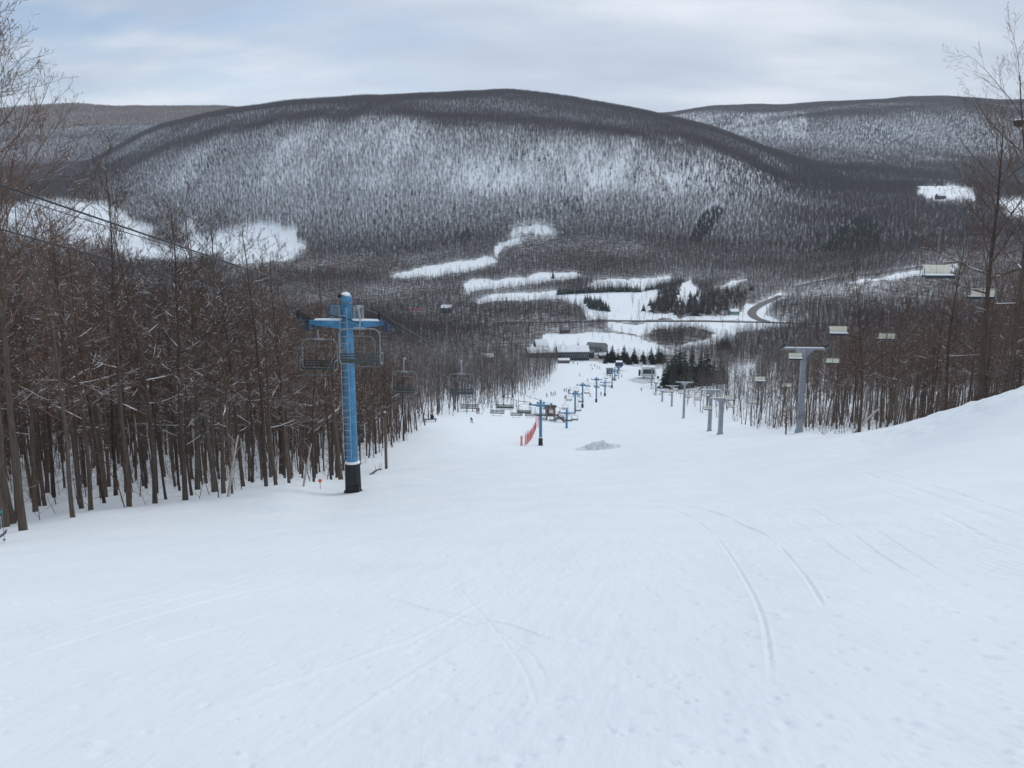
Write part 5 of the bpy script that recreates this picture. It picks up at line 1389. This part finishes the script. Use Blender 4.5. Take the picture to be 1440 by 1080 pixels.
# ------------------------------------------------------------------ air
zmin = float(GZ.min()) - 1.5; zmax = float(GZ.max()) + 60.0
hb = MB(); hb.box((0, 3600, (zmin + zmax) / 2), (15500, 9400, zmax - zmin))
hz = hb.build('haze', None)
hm = bpy.data.materials.new('haze'); hm.use_nodes = True; t = hm.node_tree
for n_ in list(t.nodes): t.nodes.remove(n_)
ho = t.nodes.new('ShaderNodeOutputMaterial'); hv = t.nodes.new('ShaderNodeVolumePrincipled')
hv.inputs['Color'].default_value = (.86, .90, 1.0, 1); hv.inputs['Density'].default_value = HAZE; hv.inputs['Anisotropy'].default_value = 0.0
t.links.new(hv.outputs[0], ho.inputs['Volume']); hz.data.materials.append(hm); hz['kind'] = 'stuff'
# ------------------------------------------------------------------ light
SUN_EL, SUN_AZ = R(38), R(35)           # azimuth measured from +Y to +X
def make_world():
    w = bpy.data.worlds.new('World'); SC.world = w; w.use_nodes = True
    t = w.node_tree; N = t.nodes; L = t.links
    for n in list(N): N.remove(n)
    out = N.new('ShaderNodeOutputWorld'); mix = N.new('ShaderNodeMixShader')
    sky = N.new('ShaderNodeTexSky'); sky.sky_type = 'NISHITA'; sky.sun_disc = False
    sky.sun_elevation = SUN_EL; sky.sun_rotation = SUN_AZ
    b1 = N.new('ShaderNodeBackground'); b1.inputs[1].default_value = 0.12
    L.new(sky.outputs[0], b1.inputs[0])
    tc = N.new('ShaderNodeTexCoord'); sep = N.new('ShaderNodeSeparateXYZ')
    L.new(tc.outputs['Generated'], sep.inputs[0])
    def math_(op, a, b=None):
        m_ = N.new('ShaderNodeMath'); m_.operation = op
        for i, q in enumerate((a, b)):
            if q is None: continue
            if isinstance(q, (int, float)): m_.inputs[i].default_value = q
            else: L.new(q, m_.inputs[i])
        return m_.outputs[0]
    zz = math_('MAXIMUM', math_('ADD', sep.outputs['Z'], 0.26), 0.05)
    comb = N.new('ShaderNodeCombineXYZ')
    L.new(math_('DIVIDE', sep.outputs['X'], zz), comb.inputs[0])
    L.new(math_('DIVIDE', sep.outputs['Y'], zz), comb.inputs[1])
    def noise(scale, det, rough, off, stretch=(1, 1, 1)):
        mp = N.new('ShaderNodeMapping'); mp.inputs['Scale'].default_value = stretch; mp.inputs['Location'].default_value = off
        L.new(comb.outputs[0], mp.inputs[0])
        n_ = N.new('ShaderNodeTexNoise'); n_.inputs['Scale'].default_value = scale
        n_.inputs['Detail'].default_value = det; n_.inputs['Roughness'].default_value = rough
        L.new(mp.outputs[0], n_.inputs['Vector']); return n_.outputs['Fac']
    def ramp(f, stops):
        r = N.new('ShaderNodeValToRGB')
        while len(r.color_ramp.elements) < len(stops): r.color_ramp.elements.new(0.5)
        for e, (p, c) in zip(r.color_ramp.elements, stops): e.position = p; e.color = (*c, 1)
        L.new(f, r.inputs[0]); return r.outputs[0]
    cover = ramp(noise(1.1, 7, 0.52, SKYOFF, (0.75, 1.3, 1)), [(0.36, (0.86,) * 3), (0.52, (1, 1, 1))])
    # the cloud sheet is torn open low over the hills to the west, where blue shows
    dv = pt(220, 30, 1.0).normalized()
    df = N.new('ShaderNodeVectorMath'); df.operation = 'SUBTRACT'; L.new(tc.outputs['Generated'], df.inputs[0]); df.inputs[1].default_value = dv
    sc_ = N.new('ShaderNodeVectorMath'); sc_.operation = 'MULTIPLY'; L.new(df.outputs[0], sc_.inputs[0]); sc_.inputs[1].default_value = (1.0, 1.0, 3.2)
    ln_ = N.new('ShaderNodeVectorMath'); ln_.operation = 'LENGTH'; L.new(sc_.outputs[0], ln_.inputs[0])
    tear = math_('SUBTRACT', 1.0, math_('MULTIPLY', ln_.outputs['Value'], 2.6))
    tear = math_('MULTIPLY', math_('MAXIMUM', tear, 0.0), ramp(noise(2.4, 6, 0.55, (1.3, 6.1, 0), (0.8, 1.6, 1)), [(0.40, (0, 0, 0)), (0.58, (1, 1, 1))]))
    cover = math_('SUBTRACT', cover, math_('MULTIPLY', tear, 1.1))
    body = ramp(noise(1.9, 6, 0.50, (7.7, 2.3, 0), (0.6, 1.5, 1)), [(0.34, CLOUD[0]), (0.5, CLOUD[1]), (0.68, CLOUD[2])])
    b2 = N.new('ShaderNodeBackground'); b2.inputs[1].default_value = CLOUD_S
    L.new(body, b2.inputs[0])
    L.new(cover, mix.inputs[0]); L.new(b1.outputs[0], mix.inputs[1]); L.new(b2.outputs[0], mix.inputs[2])
    L.new(mix.outputs[0], out.inputs[0])
SKYOFF = (7.7, 2.3, 0)
CLOUD = ((0.46, 0.54, 0.66), (0.58, 0.66, 0.76), (0.80, 0.85, 0.91))
CLOUD_S = 1.0
make_world()
sd = bpy.data.lights.new('sun', 'SUN'); sd.energy = 1.0; sd.angle = R(20); sd.color = (1.0, 0.95, 0.88)
sun = bpy.data.objects.new('sun', sd); COL.objects.link(sun)
sv = Vector((math.sin(SUN_AZ) * math.cos(SUN_EL), math.cos(SUN_AZ) * math.cos(SUN_EL), math.sin(SUN_EL)))
sun.rotation_euler = sv.to_track_quat('Z', 'Y').to_euler()
sun.location = (0, 0, 400)
vs_ = SC.view_settings
vs_.view_transform = 'Standard'; vs_.look = 'None'; vs_.exposure = 0.07; vs_.gamma = 1.0
SC.cycles.max_bounces = 6; SC.cycles.diffuse_bounces = 3; SC.cycles.volume_bounces = 1
SC.cycles.transparent_max_bounces = 8
